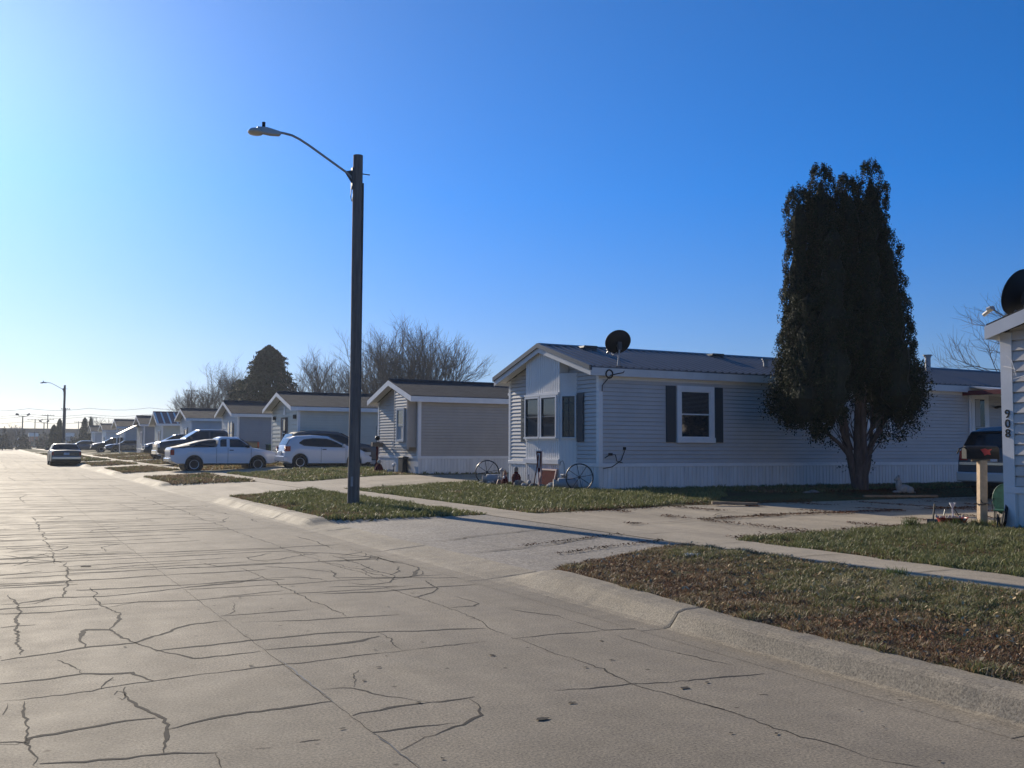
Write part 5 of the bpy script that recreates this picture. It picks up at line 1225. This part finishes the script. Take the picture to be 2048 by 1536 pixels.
# red flower basket
t=thing('flower_basket','red plastic flower basket with a white plastic bloom at the foot of the mailbox post','flower basket',(12.62,9.78,.22))
k=MB(); k.lathe([(.12,.0),(.17,.04),(.22,.15),(.235,.155),(.22,.145),(.16,.10),(.02,.10)],(0,0,0),20); k.build('basket',M['redpl'],t,smooth=True)
k=MB(); k.tube([(-.0,-.02,.1),(-.02,-.03,.3)],.01,6); [k.quad(*[(-.02+.05*math.cos(a+b)*q,-.03+.05*math.sin(a+b)*q,.30+z) for b,q,z in ((-.5,.3,0),(-.5,1,.07),(.5,1,.07),(.5,.3,0))]) for a in (0,1.25,2.5,3.8,5)]; k.build('flower',M['white'],t)
k=MB(); k.tube([(-.2,0,.12),(-.12,.02,.27),(0,.05,.33),(.1,.02,.26),(.2,0,.12)],.008,5); k.tube([(.25,-.1,.0),(.1,-.15,.12),(.0,-.2,.05),(-.1,-.22,.0)],.008,5); k.build('wire_handle',M['iron'],t)
rs2=random.Random(4); k=MB()
for i in range(30): k.ball((rs2.gauss(0,.09),rs2.gauss(0,.09),.14+rs2.random()*.03),.02,n=6)
k.build('pebbles',M['statue'],t)
# garden chair with oval green back
t=thing('garden_chair','green metal garden chair with rounded back at the corner of the home numbered 908','chair',(13.62,9.62,.22),R(-60)); t.scale=(.55,.55,.66)
k=MB(); n=20; P=[(.30*math.cos(2*PI*i/n),.0+.06*math.sin(2*PI*i/n),.62+.34*math.sin(2*PI*i/n)) for i in range(n)]
k.quad(*P); k.quad(*[(x,y+.02,z) for x,y,z in P][::-1]); k.tube(P+[P[0]],.016,6); k.build('backrest',M['green'],t)
k=MB(); k.box(-.25,.25,-.45,-.02,.36,.39); k.build('seat',M['green'],t,bevel=.01)
for sx in (-.22,.22):
    for sy in (-.42,-.03):
        k=MB(); k.tube([(sx,sy,.37),(sx*1.1,sy*1.05,0)],.014,6); k.build('leg',M['iron'],t)
    k=MB(); k.tube([(sx*1.2,-.42,.37),(sx*1.3,-.4,.58),(sx*1.3,-.1,.60),(sx*1.2,0,.62)],.012,6); k.build('armrest',M['iron'],t)
k=MB(); 
for i in range(6): k.tube([(-.2+i*.08,-.2,.36),(-.2+i*.08,-.22,.2),(-.16+i*.08,-.2,.1)],.006,4)
k.build('scrollwork',M['iron'],t)
t=thing('folded_panel','black panel lying tilted on the ground right of the mailbox post','panel',(13.15,9.35,.24),R(25)); k=MB(); k.box(-.15,.15,-.02,.02,-.02,.42,Matrix.Rotation(-.95,4,'Y')@Matrix.Rotation(.3,4,'X')); k.build('board',M['black'],t,bevel=.005); k=MB(); k.tube([(-.3,0,.0),(-.25,.0,.2),(-.05,0,.0)],.012,5); k.build('stand',M['iron'],t)
t=thing('garden_shovel','dark small shovel leaning left of the red flower basket','shovel',(12.35,9.9,.2),.5); k=MB(); k.tube([(0,0,.1),(.18,0,.36)],.014,6); k.build('handle',M['black'],t); k=MB(); k.prism([(-.10,-.02),(-.02,-.06),(.05,.10),(-.03,.15)],-.07,.07,'y'); k.build('blade',M['dkgrey'],t)
# tufts
def tuft(x,y,h,n,seed,label):
    rs_=np.random.RandomState(seed); th=rs_.uniform(0,2*PI,n); b=rs_.uniform(.2,1,n)*h*.7; hh=rs_.uniform(.5,1,n)*h; V=np.zeros((n,3,3)); z=gz(x,y)
    cx=x+rs_.normal(0,.05,n); cy=y+rs_.normal(0,.05,n); V[:,0]=np.stack([cx-.008,cy,np.full(n,z)],1); V[:,1]=np.stack([cx+.008,cy,np.full(n,z)],1); V[:,2]=np.stack([cx+b*np.cos(th),cy+b*np.sin(th),z+hh],1)
    c=np.array([(.05,.10,.03),(.08,.13,.04),(.16,.15,.07)])[rs_.randint(0,3,n)]; tag(np_mesh('weed_tuft',V.reshape(-1,3),np.arange(n*3).reshape(n,3),M['grassm'],np.repeat(c,3,0)),label,'weeds','weed tufts by the driveway edge')
tuft(11.7,9.75,.2,120,1,'grassy weed tuft at the driveway edge left of the shovel'); tuft(12.45,9.6,.17,140,2,'leafy weed tuft in front of the red flower basket'); tuft(12.8,9.45,.15,100,3,'low weed tuft at the foot of the timber post'); tuft(7.55,6.45,.10,60,4,'small weed tuft on the edge of the near sidewalk')
# litter bag on the verge
k=MB(); k.ball((6.85,8.65,.20),.11,.07,.03,10,.5,3); tag(k.build('crumpled_bag',M['white']),'crumpled white plastic bag lying on the near verge grass','litter')
# sticks and plank
k=MB(); k.box(-.45,.45,-.05,.05,0,.05,Matrix.Translation((12.9,14.9,.27))@Matrix.Rotation(R(-28),4,'Z')@Matrix.Rotation(.02,4,'Y')); k.box(-.1,.12,-.07,.07,-.05,.0,Matrix.Translation((13.2,14.75,.27))); tag(k.build('wooden_plank',M['oldwood']),'weathered plank lying at the driveway edge below the evergreen','plank')
k=MB(); k.box(-.9,.9,-.05,.05,0,.05,Matrix.Translation((18.4,15.6,.27))@Matrix.Rotation(R(-20),4,'Z')); tag(k.build('wooden_board',M['oldwood']),'long dark board lying in the shade under the evergreen','board')
for i,(x,y,r) in enumerate(((17.4,17.3,.16),(17.1,17.2,.12))):
    k=MB(); k.ball((x,y,.30),r,r*.8,r*.5,10,.3,i); tag(k.build('stone',M['stone']),('larger' if i==0 else 'smaller')+' flat stone in the shade left of the evergreen trunk','stone','stones near the evergreen')
# pale statue beside the trunk
t=thing('lawn_statue','pale stone statue of a resting dog right of the evergreen trunk','statue',(19.7,16.6,.27),R(-35)); t.scale=(.66,.66,.8)
k=MB(); k.ball((0,0,.16),.26,.14,.14,14); k.ball((-.18,0,.28),.12,.11,.20,12); k.ball((-.22,-.02,.46),.085,.075,.09,12); k.ball((-.30,-.03,.44),.06,.045,.04,10); k.ball((-.18,.05,.54),.025,.02,.05,8); k.ball((-.18,-.07,.54),.025,.02,.05,8)
k.ball((.20,-.10,.12),.14,.09,.12,12); k.ball((-.26,-.08,.06),.13,.045,.05,10); k.ball((-.26,.08,.06),.13,.045,.05,10); k.tube([(.24,.0,.08),(.36,.05,.05),(.40,-.05,.05)],.03,8); k.build('figure',M['statue'],t,smooth=True)
# wagon wheels
def wagon(loc,rz,tilt,rad,label):
    t=thing('wagon_wheel',label,'wagon wheel',loc,rz,'iron wagon wheels at the front of the grey home'); A=Matrix.Rotation(tilt,3,'X')
    def T(x,z,y=0): return tuple(A@Vector((x,y,z)))
    k=MB(); k.tube([T(rad*math.cos(2*PI*i/40),rad+rad*math.sin(2*PI*i/40)) for i in range(41)],.016,6); k.build('rim',M['iron'],t,smooth=True)
    for i in range(8):
        a=2*PI*i/8+.2; k=MB(); k.tube([T(.03*math.cos(a),rad+.03*math.sin(a)),T(rad*math.cos(a),rad+rad*math.sin(a))],.0075,5); k.build('spoke',M['iron'],t)
    k=MB(); k.tube([T(0,rad,-.05),T(0,rad,.05)],.035,10); k.build('hub',M['iron'],t)
wagon((12.60,20.15,.32),R(-32),R(-4),.325,'iron wagon wheel leaning at the right front corner of the grey home')
wagon((12.40,24.75,.32),R(-35),R(-6),.33,'iron wagon wheel at the left front corner of the grey home')
def can(loc,rz,label):
    t=thing('milk_can',label,'milk can',loc,rz,'old milk cans lying in front of the grey home'); A=Matrix.Rotation(PI/2,3,'Y')
    k=MB(); k.lathe([(.12,-.28),(.135,-.26),(.14,.0),(.135,.14),(.08,.22)],(0,0,.14),18,A); k.build('body',M['galv'],t,smooth=True)
    k=MB(); k.lathe([(.085,.0),(.08,.05),(.11,.10),(.11,.12),(.02,.12)],(-.44+.16,0,.14),18,Matrix.Rotation(-PI/2,3,'Y')); k.build('lid',M['statue'],t,smooth=True)
can((12.68,20.75,.33),R(-25),'old grey milk can lying beside the right wagon wheel'); can((12.45,24.25,.33),R(-25),'old grey milk can lying beside the left wagon wheel')
# maroon board with pink frame
t=thing('leaning_board','maroon board in a faded pink frame leaning on the skirting under the bay window','board',(12.76,22.05,.33),R(-90))
A=Matrix.Rotation(.16,4,'Y')@Matrix.Rotation(.0,4,'Z')
B_=Matrix.Rotation(-.22,4,'X')
k=MB(); k.box(-.36,.36,-.012,.012,.0,.46,B_); k.build('panel',M['maroon'],t); k=MB(); k.box(-.40,-.36,-.02,.02,-.01,.48,B_); k.box(.36,.40,-.02,.02,-.01,.48,B_); k.box(-.36,.36,-.02,.02,.44,.48,B_); k.build('frame',M['pink'],t)
# tapered striped easel
t=thing('wooden_easel','narrow tapered pink and white wooden easel standing before the maroon board','easel',(12.5,21.95,.33),R(-75))
for sg in (-1,1): k=MB(); k.tube([(sg*.10,0,.95),(sg*.02,.05,.0)],.016,6); k.build('leg',M['pink'],t)
k=MB(); k.tube([(0,-.2,.0),(0,0,.9)],.014,6); k.build('leg',M['maroon'],t); k=MB(); k.prism([(-.09,.93),(.09,.93),(.03,.40),(-.03,.40)],-.01,.01,'y'); k.build('panel',M['maroon'],t)
k=MB(); k.prism([(-.04,.88),(.05,.88),(.02,.5),(-.0,.5)],.011,.018,'y'); k.prism([(-.04,.88),(.05,.88),(.02,.5),(-.0,.5)],-.018,-.011,'y'); k.box(-.11,.11,-.02,.02,.93,.955); k.build('stripe',M['white'],t)
# urn, gnome, duck, mushroom lamp
t=thing('garden_urn','dark maroon garden urn among the ornaments under the bay','urn',(12.45,23.1,.33)); t.scale=(.8,.8,.72); k=MB(); k.lathe([(.10,0),(.13,.03),(.15,.15),(.16,.30),(.12,.42),(.07,.46),(.08,.52),(.01,.52)],(0,0,0),18); k.build('body',M['maroon'],t,smooth=True); k=MB(); k.lathe([(.05,.52),(.07,.56),(.07,.66),(.03,.70)],(0,0,0),12); k.build('finial',M['stone'],t,smooth=True)
t=thing('garden_gnome','small terracotta garden gnome left of the dark urn','garden gnome',(12.4,23.65,.33)); t.scale=(.8,.8,.8); k=MB(); k.lathe([(.09,0),(.11,.05),(.10,.18),(.06,.28),(.02,.30)],(0,0,0),14); k.build('body',M['maroon'],t,smooth=True); k=MB(); k.ball((0,0,.32),.055,n=10); k.build('head',M['pink'],t,smooth=True); k=MB(); k.lathe([(.065,.35),(.05,.40),(.01,.52)],(0,0,0),12); k.build('hat',M['terracotta'],t,smooth=True); k=MB(); k.ball((-.05,-.02,.25),.04,.05,.06,8); k.build('beard',M['white'],t,smooth=True)
t=thing('garden_lantern','small grey garden lantern post beside the right milk can','lantern',(12.78,21.15,.33)); k=MB(); k.box(-.06,.06,-.06,.06,0,.32); k.build('body',M['stone'],t,bevel=.01); k=MB(); k.box(-.075,.075,-.075,.075,.32,.36); k.build('cap',M['galv'],t,bevel=.01)
k=MB(); k.tube([(.0,.0,.3),(.0,.02,.62),(-.05,.0,.70),(-.12,.0,.66),(-.13,0,.58)],.008,5); k.build('hook',M['iron'],t)
t=thing('garden_lantern','pale post lantern beside the left milk can','lantern',(12.5,24.0,.33)); k=MB(); k.box(-.05,.05,-.05,.05,0,.36); k.build('body',M['statue'],t,bevel=.01); k=MB(); k.lathe([(.07,.36),(.08,.40),(.03,.46)],(0,0,0),10); k.build('cap',M['galv'],t)
t=thing('goose_figure','small white goose ornament standing among the stones','ornament',(12.35,22.2,.33),1.2); k=MB(); k.ball((0,0,.12),.11,.06,.07,12); k.tube([(.08,0,.15),(.12,0,.24),(.13,0,.28)],[.03,.022,.02],8); k.ball((.14,0,.30),.035,.025,.028,8); k.build('body',M['statue'],t,smooth=True); k=MB(); k.tube([(-.01,.02,.07),(-.01,.02,0)],.008,5); k.tube([(.02,-.02,.07),(.02,-.02,0)],.008,5); k.build('legs',M['terracotta'],t)
t=thing('garden_gnome','tiny orange and white garden figure in front of the dark urn','garden figure',(12.15,23.5,.33)); k=MB(); k.lathe([(.06,0),(.08,.04),(.05,.14),(.02,.17)],(0,0,0),12); k.build('body',M['terracotta'],t,smooth=True); k=MB(); k.ball((0,0,.20),.045,n=8); k.build('head',M['statue'],t,smooth=True)
rs3=random.Random(9)
sl_n=['rough stone at the left of the ornament row','dark stone under the easel','rounded stone by the goose ornament','broken stone near the maroon board','mossy stone near the bay corner','pale stone right of the bay corner','small stone beside the grey lantern','flat stone in front of the left milk can','grey stone below the left wagon wheel','stone lump between the urn and the easel']
for i,(x,y,r) in enumerate(((12.2,24.1,.09),(12.35,22.0,.10),(12.3,22.35,.09),(12.45,21.7,.08),(12.5,21.35,.13),(12.55,21.15,.10),(12.6,20.95,.07),(12.2,24.4,.10),(12.15,24.6,.07),(12.35,22.75,.14))):
    k=MB(); k.ball((x,y,.33+r*.4),r*1.2,r,r*.8,9,.5,i); tag(k.build('stone',M['stone' if i%2 else 'statue']),sl_n[i],'stone','stones edging the bay window bed')
# ---- around H2
t=thing('yard_post','dark yard post with box, round dial and wires near the tan home','yard ornament',(13.0,35.3,.36))
# moved between the hatchback nose and tan home
k=MB(); k.tube([(0,0,0),(0,0,1.15)],.05,8); k.tube([(-.12,0,0),(0,0,.5)],.03,6); k.tube([(.12,0,0),(0,0,.5)],.03,6); k.build('post',M['maroon'],t); k=MB(); k.box(-.22,.26,-.1,.1,.98,1.14); k.build('box',M['oldwood'],t,bevel=.01); k=MB(); k.tube([(0,-.03,1.3),(0,.03,1.3)],.09,14); k.build('dial',M['iron'],t); k=MB(); k.tube([(-.04,0,1.15),(-.05,0,1.75)],.008,4); k.tube([(.04,0,1.15),(.08,0,1.6)],.008,4); k.build('wires',M['iron'],t)
t=thing('garden_figure','small pale and maroon seated figure beside the tan home skirting','garden figure',(12.75,34.4,.36)); k=MB(); k.lathe([(.16,0),(.18,.1),(.10,.3),(.04,.36)],(0,0,0),12); k.build('body',M['maroon'],t,smooth=True); k=MB(); k.ball((0,0,.42),.08,n=10); k.build('head',M['statue'],t,smooth=True)
t=thing('storage_drum','black square storage drum standing against the tan home skirting','drum',(13.0,32.65,.34)); k=MB(); k.box(-.1,.1,-.26,.26,0,.66); k.build('body',M['black'],t,bevel=.05); k=MB(); k.box(-.11,.11,-.27,.27,.60,.64); k.build('lid',M['dkgrey'],t,bevel=.01)
t=thing('garden_light','small white solar garden light in front of the tan home','garden light',(12.75,32.9,.36)); k=MB(); k.tube([(0,0,0),(0,0,.3)],.015,6); k.build('stake',M['iron'],t); k=MB(); k.ball((0,0,.33),.06,n=10); k.build('globe',M['white'],t,smooth=True)
k=MB(); k.ball((12.9,33.6,.42),.14,.12,.1,10,.4,2); tag(k.build('stone',M['statue']),'pale stone lying by the tan home','stone')
# bins by the slate home
def bin_(loc,mb_,ml,label):
    t=thing('wheelie_bin',label,'bin',loc,.1,'rubbish bins near the slate grey home'); k=MB(); k.prism([(-.26,.06),(.24,.06),(.30,.92),(-.30,.92)],-.26,.26,'y'); k.build('body',M[mb_],t,bevel=.02); k=MB(); k.box(-.33,.34,-.29,.29,.92,.99); k.build('lid',M[ml],t,bevel=.02)
    for sg in (-1,1): k=MB(); k.tube([(-.24,sg*.27,.1),(-.24,sg*.21,.1)],.1,12); k.build('wheel',M['tyre'],t)
bin_((14.6,57.4,.45),'bingreen','binlid','green wheeled bin with pale lid by the slate home'); bin_((15.0,56.3,.45),'bingreen','bingreen','all green wheeled bin between the other two'); bin_((15.2,54.9,.42),'black','black','black wheeled bin nearest the cream home'); bin_((15.9,54.9,.42),'black','black','black wheeled bin behind the pickup bonnet')

# homes across the street (seen only as reflections in the near bay windows)
for i,y in enumerate((52,67,82)):
    hx=house('mobile_home',['cream mobile home on the opposite side of the street, nearest of three','grey mobile home on the opposite side of the street, middle of three','blue mobile home on the opposite side of the street, farthest of three'][i],-12.6,y+4.6,.25,4.6,18,2.8,3.5,['siding_cream','siding_light','siding_blue'][i],'shingle2',zs=.5,course=.2); hx.rotation_euler=(0,0,PI)

hz=MB(); hz.box(-350,420,-40,440,-1.5,45); hm_=bpy.data.materials.new('thin_air_haze'); hm_.use_nodes=True; hn=hm_.node_tree; hn.nodes.remove(hn.nodes['Principled BSDF'])
pv=hn.nodes.new('ShaderNodeVolumePrincipled'); pv.inputs['Color'].default_value=(.80,.88,1,1); pv.inputs['Density'].default_value=.00035; pv.inputs['Anisotropy'].default_value=.4
hn.links.new(pv.outputs[0],hn.nodes['Material Output'].inputs['Volume']); tag(hz.build('haze',hm_),'thin pale haze in the air over the street','haze',kind='stuff')
